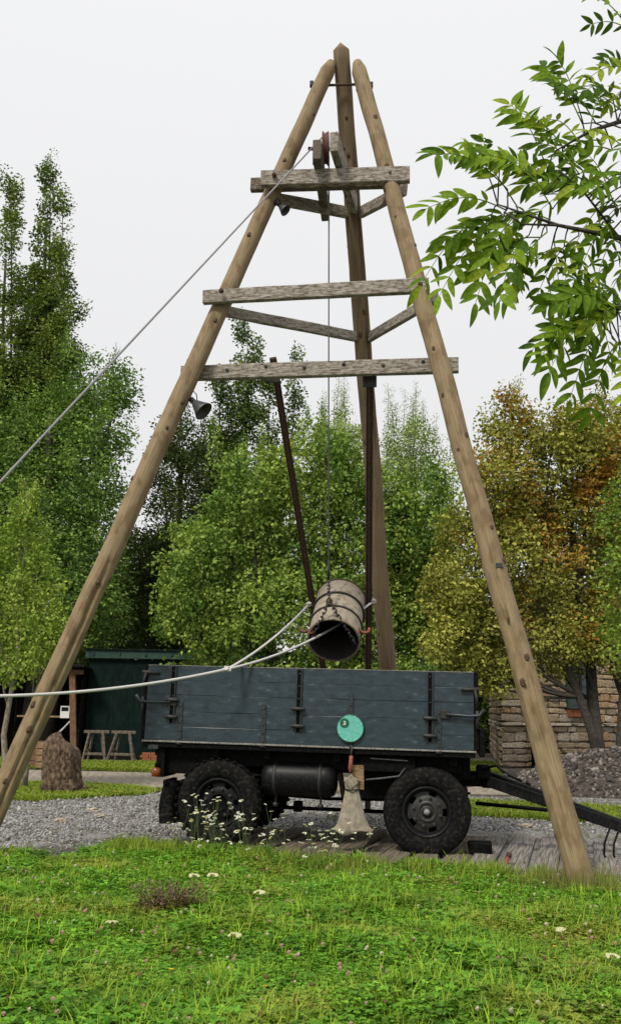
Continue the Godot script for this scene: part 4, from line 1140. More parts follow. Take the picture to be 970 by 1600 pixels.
# ---------------------------------------------------------------- buildings
func buildings() -> void:
	# dark green steel shed
	var g := thing("green_shed", "dark green flat-roofed steel shed behind the trailer", "shed", Vector3(-3.2, 0, -28.3))
	bx(g, "base_plinth", Vector3(6.34, 0.10, 2.46), Vector3(0, 0.05, -1.2), M.tar_board)
	for i in 10:
		var x := -3.15 + 0.63 * (i + 0.5)
		bx(g, "wall_panel", Vector3(0.628, 2.72, 0.05), Vector3(x, 1.46, 0.0), M.green_paint, 0.004)
	for s in [-1.0, 1.0]: bx(g, "side_wall", Vector3(0.05, 2.72, 2.4), Vector3(s * 3.13, 1.46, -1.2), M.green_paint, 0.01)
	bx(g, "rear_wall", Vector3(6.3, 2.72, 0.05), Vector3(0, 1.46, -2.4), M.green_paint, 0.01)
	bx(g, "fascia", Vector3(6.5, 0.24, 0.06), Vector3(0, 2.96, 0.12), M.green_trim, 0.012)
	bx(g, "roof", Vector3(6.5, 0.06, 2.8), Vector3(0, 3.09, -1.2), M.green_paint, 0.012)
	for i in 9: bx(g, "roof_clip", Vector3(0.05, 0.10, 0.04), Vector3(-3.0 + i * 0.75, 2.97, 0.165), M.green_trim, 0.01)
	# open lean-to at its left
	var o := thing("open_shed", "dark open-fronted lean-to shed left of the green shed", "shed", Vector3(-9.6, 0, -27.7))
	for i in 16: bx(o, "wall_board", Vector3(0.385, 2.3, 0.03), Vector3(-2.9 + i * 0.40, 1.15, -3.0 + 0.012 * (i % 2)), M.tar_board, 0.005)
	for i in 7: bx(o, "end_board", Vector3(0.03, 2.3, 0.42), Vector3(3.18, 1.15, -0.4 - i * 0.43), M.tar_board, 0.005)
	for i in 7: bx(o, "end_board", Vector3(0.03, 2.3, 0.42), Vector3(-3.15, 1.15, -0.4 - i * 0.43), M.tar_board, 0.005)
	bx(o, "roof", Vector3(6.7, 0.08, 3.6), Vector3(0, 2.46, -1.4), M.tar_board, 0.012, Vector3(-0.07, 0, 0))
	bx(o, "roof_beam", Vector3(6.5, 0.14, 0.09), Vector3(0, 2.42, 0.06), M.red_wood, 0.012)
	var pst := beam(o, "post", Vector3(3.14, 0.0, 0.10), Vector3(2.95, 2.36, 0.10), 0.17, 0.13, M.red_wood)
	pst.set_meta("label", "reddish brown leaning timber post")
	beam(o, "post", Vector3(0.6, 0.0, 0.10), Vector3(0.6, 2.36, 0.10), 0.13, 0.13, M.red_wood)
	bx(o, "workbench_board", Vector3(1.6, 0.05, 0.5), Vector3(2.1, 1.16, -0.7), M.crate, 0.01)
	# notice on the shed's post and hose inside
	var n := thing("paper_notice", "white paper notice hung inside the open shed by its post", "notice", Vector3(-6.92, 1.30, -28.1))
	part(n, "sheet", box_mesh(Vector3(0.26, 0.34, 0.012), 0.002), M.white)
	part(n, "dark_panel", box_mesh(Vector3(0.20, 0.11, 0.004), 0.001), M.green_paint, Transform3D(Basis(), Vector3(0.0, 0.08, 0.0085)))
	var hz := thing("hose", "pale hose drooping inside the open shed", "hose", Vector3(-6.9, 0, -28.0))
	part(hz, "hose_length", tube_mesh(sag(Vector3(0.2, 1.08, 0), Vector3(-1.3, 0.35, 0.1), 0.28), 0.022, 7), M.rope)
	part(hz, "hose_length", tube_mesh(sag(Vector3(0.15, 1.02, 0.03), Vector3(-1.2, 0.25, 0.12), 0.24), 0.022, 7), M.rope)

	stone_building()

func stone_building() -> void:
	var at := Vector3(5.45, 0, -27.4)
	var b := thing("stone_building", "old sandstone rubble building with a string course behind the right trees", "building", at)
	var right := Vector3(4.0, 0, -2.15).normalized()      # along the long front, going away to the right
	var back := Vector3(2.2, 0, -14.1).normalized()       # along the end wall
	var hgt := 4.2
	# solid core behind the stones
	var st := tool(false)
	var q := [Vector3.ZERO, right * 12.0, right * 12.0 + back * 14.0, back * 14.0]
	for i in 4:
		var u: Vector3 = q[i]
		var v: Vector3 = q[(i + 1) % 4]
		face(st, [u, v, v + Vector3.UP * hgt, u + Vector3.UP * hgt], right * 6.0 + back * 7.0 + Vector3.UP * 2.8)
	face(st, [q[0] + Vector3.UP * hgt, q[1] + Vector3.UP * hgt, q[2] + Vector3.UP * hgt, q[3] + Vector3.UP * hgt], Vector3.ZERO)
	var wall := part(b, "wall", done(st), M.mortar)
	var variants := []
	for k in 7: variants.append(box_mesh(Vector3(1, 1, 1), 0.14, 0.11))
	# roof
	var rs := tool(false)
	var ridge0 := right * 6.0 + back * -0.3 + Vector3.UP * (hgt + 1.3)
	var ridge1 := right * 6.0 + back * 14.3 + Vector3.UP * (hgt + 1.3)
	var e := Vector3.UP * (hgt + 0.003)
	face(rs, [right * -0.4 + back * -0.3 + e, right * -0.4 + back * 14.3 + e, ridge1, ridge0], Vector3(6, 0, -7))
	face(rs, [right * 12.4 + back * -0.3 + e, right * 12.4 + back * 14.3 + e, ridge1, ridge0], Vector3(6, 0, -7))
	face(rs, [right * -0.4 + back * -0.3 + e, right * 12.4 + back * -0.3 + e, ridge0], Vector3(6, 4.6, -8))
	part(b, "roof", done(rs), M.tar_board)
	# front wall: courses of long stones; quoins at the corner
	var wx0 := 2.35
	var wx1 := 3.35
	var y := 0.02
	var made := 0
	for row in 21:
		var h := rng.randf_range(0.11, 0.29) if y < 1.0 or y > 1.2 else 0.20
		var course := y > 0.98 and y < 1.16
		if course: h = 0.11
		var x := -0.02
		while x < 4.6 and made < 290:
			var w := rng.randf_range(0.18, 0.62) * (1.4 if x < 0.1 else 1.0)
			if course: w = 0.62
			var in_window := x + w > wx0 and x < wx1 and y + h > 1.66 and y < 3.0
			if in_window and x < wx0 - 0.15:
				w = wx0 - x
				in_window = false
			if in_window:
				x = wx1
				continue
			var deep := 0.10 if not course else 0.20
			var bb := Basis(right, Vector3.UP, right.cross(Vector3.UP))
			var out: Vector3 = bb.z
			var m: Material = M.stone[[0, 1, 2, 3, 4, 0, 1, 2][rng.randi() % 8]] if not course else M.stone[4]
			var jog := rng.randf_range(-0.015, 0.03)
			part(wall, "stone", variants[rng.randi() % 7], m, Transform3D(bb.scaled_local(Vector3(w - 0.025, h - 0.025, deep)), right * (x + w / 2) + Vector3.UP * (y + h / 2) + out * (deep * 0.36 + jog - 0.02)))
			made += 1
			x += w
		y += h
		if y > 3.9: break
	# end wall: small rubble
	y = 0.02
	var small := 0
	while y < 3.9:
		var course := y > 0.98 and y < 1.16
		var h := rng.randf_range(0.17, 0.26) if not course else 0.12
		var x := 0.12
		while x < 13.5 and small < 298:
			var w := rng.randf_range(0.35, 0.8) + x * 0.05
			var bb := Basis(back, Vector3.UP, back.cross(Vector3.UP))
			var out: Vector3 = bb.z if bb.z.x < 0.0 else -bb.z
			part(wall, "rubble_stone" if not course else "course_stone", variants[rng.randi() % 7], M.stone[rng.randi() % 5] if not course else M.stone[4], Transform3D(bb.scaled_local(Vector3(w - 0.05, h - 0.035, 0.14 if not course else 0.22)), back * (x + w / 2) + Vector3.UP * (y + h / 2) + out * (0.03 + rng.randf_range(-0.01, 0.02))))
			small += 1
			x += w
		y += h
	# window in the front wall
	var fb := Basis(right, Vector3.UP, right.cross(Vector3.UP))
	var fo: Vector3 = fb.z
	var mid := right * ((wx0 + wx1) / 2)
	var win := Node3D.new()
	win.name = "window"
	b.add_child(win)
	part(win, "pane", box_mesh(Vector3(0.92, 1.2, 0.02), 0.002), M.dark_glass, Transform3D(fb, mid + Vector3.UP * 2.32 + fo * 0.012))
	for s in [-1.0, 0.0, 1.0]: part(win, "frame_bar", box_mesh(Vector3(0.06, 1.24, 0.05), 0.006), M.green_trim, Transform3D(fb, mid + right * s * 0.45 + Vector3.UP * 2.32 + fo * 0.035))
	for s in [1.72, 2.3, 2.92]: part(win, "frame_bar", box_mesh(Vector3(0.96, 0.06, 0.045), 0.006), M.green_trim, Transform3D(fb, mid + Vector3.UP * s + fo * 0.040))
	for i in 7: part(win, "sill_brick", box_mesh(Vector3(0.135, 0.22, 0.16), 0.008, 0.004), M.brick, Transform3D(fb, mid + right * (-0.45 + i * 0.15) + Vector3.UP * 1.52 + fo * 0.10))
	part(win, "sill", box_mesh(Vector3(1.1, 0.04, 0.2), 0.006), M.zinc, Transform3D(fb * Basis(Vector3.RIGHT, 0.15), mid + Vector3.UP * 1.665 + fo * 0.13))
	# rusty anchor plate high on the end wall
	part(b, "wall_anchor", box_mesh(Vector3(0.16, 0.62, 0.10), 0.02), M.rust, Transform3D(Basis(), back * 3.2 + Vector3(-0.10, 2.5, 0)))
	# pipe at the corner
	var d := thing("drain_pipe", "pale drainpipe with a black lower end at the stone building corner", "drainpipe", at + right * 0.92 + fo * 0.24)
	part(d, "upper_pipe", tube_mesh([Vector3(0, 0.95, 0), Vector3(0, 1.7, 0), Vector3(-0.04, 2.0, 0)], 0.065, 12), M.white)
	part(d, "lower_pipe", tube_mesh([Vector3(0, 0, 0), Vector3(0, 0.95, 0)], 0.10, 14), M.black)
	part(d, "collar", tube_mesh([Vector3(0, 0.92, 0), Vector3(0, 1.0, 0)], 0.115, 14), M.iron)

# ---------------------------------------------------------------- trees
func trees() -> void:
	var small := leaf_clump(25, 0.39, 0.245, 5, 0.55)
	var broad := leaf_clump(23, 0.45, 0.31, 9, 0.65)
	var fine := leaf_clump(25, 0.36, 0.19, 13, 0.3)
	var g := "trees behind the yard"
	# columnar poplars
	var A := Vector3(-9.0, 0, -32)
	var ax := [[Vector3(0.0, 9.0, 0), Vector3(-0.75, 21.3, 0), 1.35, 0.2], [Vector3(0.45, 9.0, 0.4), Vector3(-0.1, 19.4, 0.3), 1.3, 0.3], [Vector3(-1.2, 9, 0), Vector3(-2.05, 20.1, 0.2), 1.35, 0.22], [Vector3(-2.6, 9, 0.3), Vector3(-3.1, 17.6, 0), 1.3, 0.25], [Vector3(-0.6, 8.5, -0.4), Vector3(-1.0, 17.0, -0.5), 1.7, 0.5]]
	var pa := tree("poplar_tree", "tall slender poplar rising highest at the left edge", "tree", A, plumes(ax, 3, 8.5), small, M.leaf, M.bark, {"seed": 11, "slim": true, "size": 0.30, "density": 230.0, "hole": 0.12, "freq": 1.1, "c0": Color(0.121, 0.190, 0.049), "c1": Color(0.258, 0.321, 0.069), "trunks": [[Vector3(0, 0, 0), Vector3(-0.7, 18.0, 0), 0.16], [Vector3(-0.8, 0, 0.2), Vector3(-2.0, 17, 0.2), 0.14]], "group": "poplars behind the yard"})
	for k in ax.size(): part(pa, "stem", tube_mesh([ax[k][0] - Vector3(0, 2, 0), ax[k][0].lerp(ax[k][1], 0.5), ax[k][1]], [0.05, 0.035, 0.010], 6), M.bark)
	var B := Vector3(-2.4, 0, -35)
	var bxs := [[Vector3(0.0, 6.5, 0), Vector3(-0.15, 16.2, 0), 1.35, 0.35], [Vector3(1.6, 6.5, 0), Vector3(1.72, 15.1, 0), 0.65, 0.15], [Vector3(-0.9, 6.5, 0.3), Vector3(-1.15, 14.4, 0), 0.7, 0.15], [Vector3(0.8, 6, 0.2), Vector3(0.75, 14.2, 0.1), 0.75, 0.2]]
	var pb := tree("poplar_tree", "dark poplar with twin tops seen through the tripod", "tree", B, plumes(bxs, 8, 6.0), small, M.leaf, M.bark, {"seed": 21, "slim": true, "size": 0.32, "density": 240.0, "hole": 0.0, "freq": 1.2, "c0": Color(0.090, 0.146, 0.045), "c1": Color(0.182, 0.251, 0.061), "trunks": [[Vector3(0, 0, 0), Vector3(-0.1, 13.5, 0), 0.16]], "group": "poplars behind the yard"})
	for k in bxs.size(): part(pb, "stem", tube_mesh([bxs[k][0] - Vector3(0, 2, 0), bxs[k][0].lerp(bxs[k][1], 0.5), bxs[k][1]], [0.05, 0.035, 0.010], 6), M.bark)
	# broad trees at the left
	tree("broad_tree", "broad dense green tree below the tall left poplar", "tree", Vector3(-8.2, 0, -29.6), rel([[-7.1, 11.6, 1.1, 1.2], [-6.1, 11.2, 0.6, 1.1], [-8.4, 9.8, 2.2, 2.2], [-6.5, 9.0, 1.1, 2.2], [-8.6, 7.1, 2.4, 2.7], [-6.8, 6.5, 1.4, 2.4], [-9.0, 4.4, 2.4, 2.0], [-6.8, 4.5, 1.5, 1.4], [-11.3, 9.6, 1.6, 3.1], [-11.4, 5.5, 1.8, 2.8]], -8.2, 1.7, 1), small, M.leaf, M.bark, {"seed": 31, "size": 0.30, "density": 240.0, "hole": 0.06, "freq": 1.30, "shoot": 1.0, "c0": Color(0.100, 0.188, 0.050), "c1": Color(0.291, 0.431, 0.098), "trunks": [[Vector3(0, 0, 0), Vector3(-0.2, 10.5, 0), 0.28], [Vector3(0.4, 0, 0.2), Vector3(1.6, 10, 0.2), 0.22]], "group": g})
	tree("dark_tree", "thin dark tree with sky gaps between left leg and middle maple", "tree", Vector3(-4.8, 0, -35), rel([[-5.0, 11.3, 0.9, 1.3], [-4.2, 9.6, 1.3, 1.9], [-5.6, 9.8, 0.9, 1.7], [-4.8, 7.1, 1.4, 1.9], [-3.8, 10.8, 0.8, 1.4], [-4.9, 4.8, 1.6, 1.4], [-3.0, 12.2, 0.5, 0.9], [-3.2, 8.0, 1.3, 1.8], [-3.6, 5.6, 1.3, 1.6], [-5.9, 6.2, 1.3, 1.6], [-4.6, 3.2, 1.6, 1.2], [-6.6, 3.6, 1.4, 1.5], [-3.4, 3.4, 1.2, 1.2]], -4.8, 1.3, 1), small, M.leaf, M.bark, {"seed": 41, "size": 0.30, "density": 190.0, "hole": -0.04, "freq": 1.30, "c0": Color(0.050, 0.078, 0.028), "c1": Color(0.117, 0.152, 0.042), "trunks": [[Vector3(0, 0, 0), Vector3(0.0, 11.0, 0), 0.2], [Vector3(0.2, 0, 0.1), Vector3(0.9, 10.0, 0.1), 0.16]], "group": g})
	# maple in the middle
	tree("maple_tree", "wide bushy light green maple right behind the steel drum", "tree", Vector3(0.0, 0, -25), rel([[-1.5, 7.3, 1.2, 1.2], [0.2, 7.5, 1.3, 1.4], [-2.5, 6.2, 0.9, 1.0], [-3.0, 5.0, 0.9, 1.2], [-1.1, 5.2, 1.8, 1.5], [0.9, 6.5, 1.5, 1.7], [2.0, 5.3, 1.3, 1.5], [2.8, 6.5, 1.1, 1.5], [3.0, 5.0, 0.9, 1.4], [0.3, 3.9, 2.0, 1.2], [2.6, 3.6, 1.2, 0.9], [-2.0, 3.7, 1.5, 1.0], [-3.5, 3.9, 0.6, 0.8], [0, 2.0, 2.0, 1.0], [-2.4, 2.2, 1.5, 0.9], [2.2, 2.0, 1.3, 0.9]], 0.0, 1.15, 3), broad, M.leaf, M.bark, {"seed": 51, "size": 0.26, "density": 310.0, "hole": -0.03, "freq": 1.50, "shoot": 1.1, "c0": Color(0.126, 0.231, 0.047), "c1": Color(0.385, 0.488, 0.107), "trunks": [[Vector3(0, 0, 0), Vector3(0.1, 7.0, 0), 0.17], [Vector3(-0.3, 0, 0.1), Vector3(-1.6, 6.4, 0.2), 0.13], [Vector3(0.4, 0, 0), Vector3(2.4, 6.2, 0), 0.13]], "group": g})
	for k in 2:
		var x: float = [0.8, 3.0][k]
		var L: Array = [[[1.0, 9.4, 0.8, 1.0], [2.2, 8.1, 0.9, 1.1], [0.3, 9.2, 0.5, 0.8], [1.1, 7.6, 1.1, 1.4]], [[3.1, 9.1, 0.8, 1.1], [3.9, 8.0, 0.6, 1.0], [3.2, 7.2, 1.1, 1.4], [4.0, 6.2, 0.7, 1.2], [2.5, 9.3, 0.4, 0.8]]][k]
		tree("birch_tree", ["feathery pale birch crown showing left of the rear leg", "feathery pale birch crown showing right of the rear leg"][k], "tree", Vector3(x, 0, -28), rel(L, x, 0.9, 4), fine, M.leaf, M.bark, {"seed": 61 + k, "size": 0.24, "density": 280.0, "hole": -0.08, "freq": 1.50, "shoot": 1.5, "c0": Color(0.174, 0.253, 0.080), "c1": Color(0.407, 0.487, 0.132), "trunks": [[Vector3(0, 0, 0), Vector3(0.1, 9.0, 0), 0.13]], "group": "birches behind the maple"})
	# hornbeam turning brown on the right
	tree("hornbeam_tree", "hornbeam turning olive and rust brown, with two dark trunks", "tree", Vector3(6.6, 0, -22.6), rel([[4.7, 8.5, 0.6, 0.8], [5.8, 8.1, 0.8, 0.9], [7.2, 8.3, 1.0, 1.1], [4.4, 7.0, 0.8, 0.9], [5.7, 6.7, 1.4, 1.2], [7.2, 6.5, 1.2, 1.3], [3.7, 5.5, 0.7, 0.8], [4.9, 5.1, 1.4, 1.0], [6.4, 4.9, 1.4, 1.0], [3.2, 4.3, 0.7, 0.7], [4.3, 3.7, 1.2, 0.9], [5.9, 3.5, 1.2, 0.7], [7.2, 3.7, 1.1, 0.9], [3.3, 3.1, 0.8, 0.5], [4.6, 2.7, 0.9, 0.45], [8.4, 5.5, 1.2, 1.6], [8.3, 8.0, 1.0, 1.4], [7.3, 2.9, 0.8, 0.4], [3.9, 2.5, 0.8, 0.5], [4.6, 2.3, 0.6, 0.35], [5.9, 2.6, 0.5, 0.35], [6.6, 7.5, 1.0, 1.0], [5.0, 6.0, 1.0, 1.0], [6.1, 3.0, 0.6, 0.4], [7.0, 3.1, 0.7, 0.45], [3.6, 2.2, 0.6, 0.4]], 6.6, 1.0, 1), small, M.leaf, M.bark, {"seed": 71, "size": 0.26, "density": 400.0, "hole": -0.02, "freq": 1.50, "floor": 1.95, "shoot": 0.8, "c0": Color(0.229, 0.234, 0.052), "c1": Color(0.516, 0.517, 0.120), "c2": Color(0.42, 0.20, 0.035), "part2": 0.84, "lift2": 0.06, "mid2": 5.2, "side2": 0.10, "trunks": [[Vector3(0.15, 0, 0), Vector3(-0.5, 8.2, 0), 0.17], [Vector3(0.55, 0, 0.1), Vector3(0.75, 8.4, 0.1), 0.15], [Vector3(0.1, 0.3, 0.1), Vector3(-1.9, 7.5, 0.3), 0.12]], "group": g})
	tree("young_hornbeam", "bright green young tree at the right edge in front of the hornbeam", "tree", Vector3(6.4, 0, -17.5), rel([[5.75, 5.1, 0.42, 0.7], [5.75, 4.0, 0.45, 0.7], [5.8, 3.1, 0.4, 0.6], [5.65, 2.75, 0.3, 0.4], [6.5, 4.5, 0.6, 1.3], [6.6, 3.2, 0.6, 0.9]], 6.4, 0.6, 1), small, M.leaf, M.bark, {"seed": 81, "size": 0.2, "density": 380.0, "freq": 2.00, "hole": -0.04, "c0": Color(0.153, 0.247, 0.039), "c1": Color(0.324, 0.423, 0.081), "trunks": [[Vector3(0, 0, 0), Vector3(0, 5.0, 0), 0.08]], "group": g})
	# young trees in front of the open shed
	tree("young_lime_tree", "bright yellow-green young tree with thin pale trunks before the open shed", "tree", Vector3(-5.5, 0, -18.2), rel([[-5.6, 4.5, 0.6, 0.7], [-5.1, 3.6, 0.5, 0.8], [-5.7, 3.2, 0.7, 0.8], [-5.0, 2.7, 0.5, 0.55], [-5.5, 2.3, 0.6, 0.4], [-4.7, 3.1, 0.2, 0.3], [-6.4, 3.6, 0.7, 1.0], [-5.35, 5.05, 0.2, 0.35]], -5.5, 0.7, 2), broad, M.leaf, M.pale_bark, {"seed": 91, "size": 0.17, "density": 460.0, "hole": -0.04, "freq": 2.40, "floor": 1.75, "shoot": 0.6, "c0": Color(0.182, 0.294, 0.039), "c1": Color(0.393, 0.481, 0.099), "trunks": [[Vector3(-0.05, 0, 0), Vector3(0.05, 4.4, 0), 0.065], [Vector3(0.28, 0, -0.3), Vector3(0.40, 3.4, -0.1), 0.05]], "group": g})
	# a small bush between trailer and building, and saplings by the maple
	tree("bush", "green bush glimpsed between the trailer front and the stone building", "bush", Vector3(7.9, 0, -45), rel([[7.9, 3.2, 1.0, 1.5], [7.4, 1.6, 1.0, 1.4], [8.2, 1.8, 0.9, 1.2], [7.0, 3.4, 1.0, 1.6]], 7.9, 0.8, 1), small, M.leaf, M.bark, {"seed": 95, "size": 0.36, "density": 150.0, "floor": 0.1, "c0": Color(0.08, 0.16, 0.03), "c1": Color(0.20, 0.30, 0.06)})
	# dark trees far behind close the gaps
	for q in [[-9.0, 6.4, 3.0, 4.4, "dim tree far behind the left poplar"], [-13, 7.2, 3.2, 5.0, "dim tree far off at the left edge"], [-3.0, 6.6, 3.0, 4.4, "dim tree far behind the middle maple, left"], [1.8, 6.2, 3.2, 4.6, "dim tree far behind the rear tripod leg"], [6.2, 6.4, 3.0, 4.6, "dim tree far behind the hornbeam"], [11.5, 7.6, 3.2, 5.0, "dim tree far behind the stone building"]]:
		var lb := []
		for k in 9: lb.append([rng.randfn() * q[2] * 0.42, q[1] * 0.95 + rng.randf_range(-0.75, 0.55) * q[3], rng.randfn() * 0.6, q[2] * 0.5, q[3] * 0.33, 1.3])
		tree("distant_tree", q[4], "tree", Vector3(q[0], 0, -44 - absf(q[0]) * 0.1), lb, small, M.leaf, M.bark, {"seed": int(q[0] * 3) + 400, "size": 0.42, "density": 95.0, "hole": -0.30, "freq": 0.6, "c0": Color(0.053, 0.083, 0.027), "c1": Color(0.110, 0.150, 0.041), "trunks": [[Vector3(0, 0, 0), Vector3(0, q[1] + 1.0, 0), 0.22]], "group": "distant trees"})
	# undergrowth below the trees
	var ub := PackedFloat32Array()
	for i in 4200:
		var x := rng.randf_range(-16, 18)
		var z := -36.0 - rng.randf() * 6.0
		var y := rng.randf() * (2.8 if x > -3.0 else 5.0)
		push(ub, Basis.from_euler(Vector3(0, rng.randf() * TAU, 0)).scaled(Vector3.ONE * rng.randf_range(0.35, 0.6)), Vector3(x, y, z), Color(0.04, 0.07, 0.02).lerp(Color(0.08, 0.13, 0.03), rng.randf()))
	var ug := scatter(self, "undergrowth", small, M.leaf, ub)
	tag(ug, "dark undergrowth closing the ground behind the trees", "undergrowth", "", "stuff")

func rel(L: Array, x0: float, deep: float, shoots: int) -> Array:
	# lobes given as x, height, half width, half height; depth is spread round the trunk
	var out := []
	var i := 0
	for l in L:
		var dz: float = [0.0, 0.55, -0.5, 0.8, -0.2, 0.3][i % 6] * deep * 0.8
		out.append([l[0] - x0, l[1], dz, l[2], l[3], minf(l[2] * 1.1, deep), 1.0, shoots if l[1] > 6.5 or l[1] > 4.2 and deep < 0.75 else 0])
		i += 1
	return out

# ---------------------------------------------------------------- the ash branch overhead
func ash() -> void:
	var t := thing("ash_tree", "ash tree reaching in with glossy compound leaves before the sky", "tree", Vector3(3.9, 0, -5.6))
	var o := t.position
	part(t, "trunk", tube_mesh([Vector3(0, 0, 0), Vector3(0.03, 2, 0), Vector3(-0.05, 4.5, 0.05), Vector3(0.05, 7.2, 0)], [0.17, 0.14, 0.11, 0.05], 14), M.bark)
	var br := [
		[Vector3(3.85, 3.6, -5.6), Vector3(2.6, 4.05, -5.1), Vector3(1.66, 4.14, -4.85), Vector3(1.31, 4.17, -4.78), Vector3(0.98, 4.27, -4.75)],
		[Vector3(3.85, 4.2, -5.55), Vector3(2.6, 4.9, -5.1), Vector3(1.75, 4.85, -4.82), Vector3(1.5, 4.72, -4.75), Vector3(1.30, 4.58, -4.72)],
		[Vector3(3.9, 4.8, -5.5), Vector3(2.7, 5.6, -5.1), Vector3(1.95, 5.45, -4.85), Vector3(1.74, 5.36, -4.8)],
		[Vector3(3.87, 2.7, -5.6), Vector3(2.7, 3.5, -5.1), Vector3(1.85, 3.78, -4.85), Vector3(1.5, 3.68, -4.8), Vector3(1.38, 3.62, -4.78)],
		[Vector3(1.66, 4.14, -4.85), Vector3(1.45, 4.38, -4.78), Vector3(1.3, 4.45, -4.7)],
		[Vector3(1.31, 4.17, -4.78), Vector3(1.1, 4.14, -4.72), Vector3(1.0, 4.2, -4.7)]]
	for k in br.size():
		var pts := []
		for p in br[k]: pts.append(p - o)
		var rad := []
		for i in pts.size(): rad.append(lerpf(0.045 if k < 4 else 0.008, 0.004, pow(float(i) / (pts.size() - 1), 0.5)))
		part(t, "branch", tube_mesh(pts, rad, 8), M.bark)
	var mid := [1.04, 4.37, 0.61, 4.44, 0.98, 4.30, 0.59, 3.91, 1.03, 4.24, 0.68, 3.80, 0.95, 4.56, 0.95, 4.81, 1.07, 4.20, 0.86, 3.72, 1.17, 4.15, 0.96, 3.68, 1.24, 4.11, 1.06, 3.81, 1.31, 4.13, 1.34, 3.80, 1.43, 4.13, 1.23, 3.85, 1.25, 4.34, 0.86, 4.52, 1.21, 4.22, 0.90, 4.01]
	var up := [1.29, 4.57, 1.09, 4.97, 1.36, 4.63, 1.11, 4.82, 1.35, 4.44, 1.06, 4.64, 1.44, 4.75, 1.25, 5.15, 1.51, 4.87, 1.34, 5.18, 1.58, 4.67, 1.27, 4.55, 1.66, 4.52, 1.32, 4.42, 1.67, 4.83, 1.43, 4.97, 1.54, 4.27, 1.14, 4.41, 1.56, 4.36, 1.20, 4.25, 1.61, 4.19, 1.40, 3.88, 1.72, 5.05, 1.46, 4.95, 1.69, 4.39, 1.43, 4.21]
	var top := [1.77, 5.48, 1.53, 5.55, 1.79, 5.40, 1.54, 5.42, 1.76, 5.22, 1.58, 5.13]
	var low := [1.47, 3.75, 1.18, 3.67, 1.50, 3.67, 1.16, 3.47, 1.50, 3.64, 1.21, 3.30, 1.57, 3.69, 1.35, 3.80, 1.67, 4.01, 1.51, 3.89, 1.53, 3.57, 1.35, 3.20, 1.59, 3.49, 1.46, 3.13, 1.65, 3.42, 1.58, 3.14, 1.64, 3.71, 1.32, 3.53, 1.69, 3.75, 1.47, 3.75, 1.41, 3.62, 1.16, 3.36]
	var lm := []
	for k in 4:
		var m := StandardMaterial3D.new()
		var c: Array = [[0.12, 0.215, 0.018], [0.18, 0.29, 0.024], [0.07, 0.135, 0.015], [0.26, 0.34, 0.03]][k]
		m.albedo_texture = noise_tex(0.02, 70 + k, [[c[0] * 0.75, c[1] * 0.75, c[2] * 0.75], [c[0], c[1], c[2]], [c[0] * 1.25, c[1] * 1.2, c[2] * 1.3]], [0.3, 0.5, 0.75], FastNoiseLite.TYPE_SIMPLEX_SMOOTH, 256)
		m.uv1_triplanar = true
		m.uv1_scale = Vector3.ONE * 6.0
		m.roughness = 0.5
		m.metallic_specular = 0.15
		m.backlight_enabled = true
		m.backlight = lin(0.42, 0.55, 0.12)
		lm.append(m)
	var shapes := []
	for k in 4: shapes.append(leaflet(0.125, 0.033 + 0.003 * k, [0.10, 0.2, 0.3, 0.05][k], [0.06, 0.14, -0.05, 0.2][k]))
	var made := 0
	var all := []
	for L in [mid, up, top, low]:
		for i in range(0, L.size(), 4): all.append([Vector3(L[i], L[i + 1], -4.8), Vector3(L[i + 2], L[i + 3], -4.8)])
	# smaller inner leaves that fill the spray
	for L in [up, mid, low]:
		for i in range(0, L.size(), 4):
			
			var a := Vector3(L[i], L[i + 1], -4.8)
			var d := (Vector3(L[i + 2], L[i + 3], -4.8) - a).rotated(Vector3.BACK, rng.randf_range(-1.1, 1.1)) * 0.7
			all.append([a + Vector3(0.06, -0.02, 0), a + d])
			if L[i] > 1.3 and i % 8 == 0: all.append([a + Vector3(0.12, 0.06, 0.05), a + Vector3(0.10, 0.03, 0.05) + d.rotated(Vector3.BACK, 0.7) * 0.8])
	# leaves of the boughs outside the picture, and twigs from every leaf base to the nearest bough
	var shown := all.size()
	for k in 4:
		for i in 14:
			var f := rng.randf_range(0.12, 1.0)
			var c0: Vector3 = br[k][0].lerp(br[k][1], f)
			if c0.x < 2.45: continue
			var dd := Vector3(rng.randfn(), rng.randfn() * 0.7, rng.randfn()).normalized() * rng.randf_range(0.3, 0.5)
			all.append([c0 + dd * 0.35, c0 + dd * 1.35])
	var tw := tool(true)
	var nodes := []
	for b in br:
		for i in b.size() - 1:
			for j in 6: nodes.append(b[i].lerp(b[i + 1], j / 6.0))
		nodes.append(b[b.size() - 1])
	var at_leaf := 0
	for pr in all:
		at_leaf += 1
		var zb := rng.randf_range(-0.12, 0.12) if at_leaf <= shown else 0.0
		var a: Vector3 = pr[0] + Vector3(0, 0, zb) - o
		var b: Vector3 = pr[1] + Vector3(0, 0, zb + rng.randf_range(-0.16, 0.22)) - o
		var near: Vector3 = nodes[0] - o
		for nd in nodes: if (nd - o).distance_to(a) < near.distance_to(a): near = nd - o
		if near.distance_to(a) < 0.6: tube(tw, [near, near.lerp(a, 0.5) + Vector3(0, 0.015, 0), a], [0.005, 0.004, 0.0035], 5, false)
		# the rachis arches up from its base and droops at the tip
		var pts := []
		var len: float = a.distance_to(b)
		for i in 9:
			var f := i / 8.0
			pts.append(a.lerp(b, f) + Vector3(0, len * 0.16 * sin(f * PI), 0))
		var lf := part(t, "leaf", tube_mesh(pts, [0.0042, 0.0038, 0.0034, 0.003, 0.0027, 0.0024, 0.0021, 0.0018, 0.0014], 5), lm[1])
		var face_n := (Vector3(rng.randfn() * 0.35, 0.35 + rng.randfn() * 0.3, 0.95)).normalized()
		var mi := rng.randi() % 4
		var joined := made >= 290
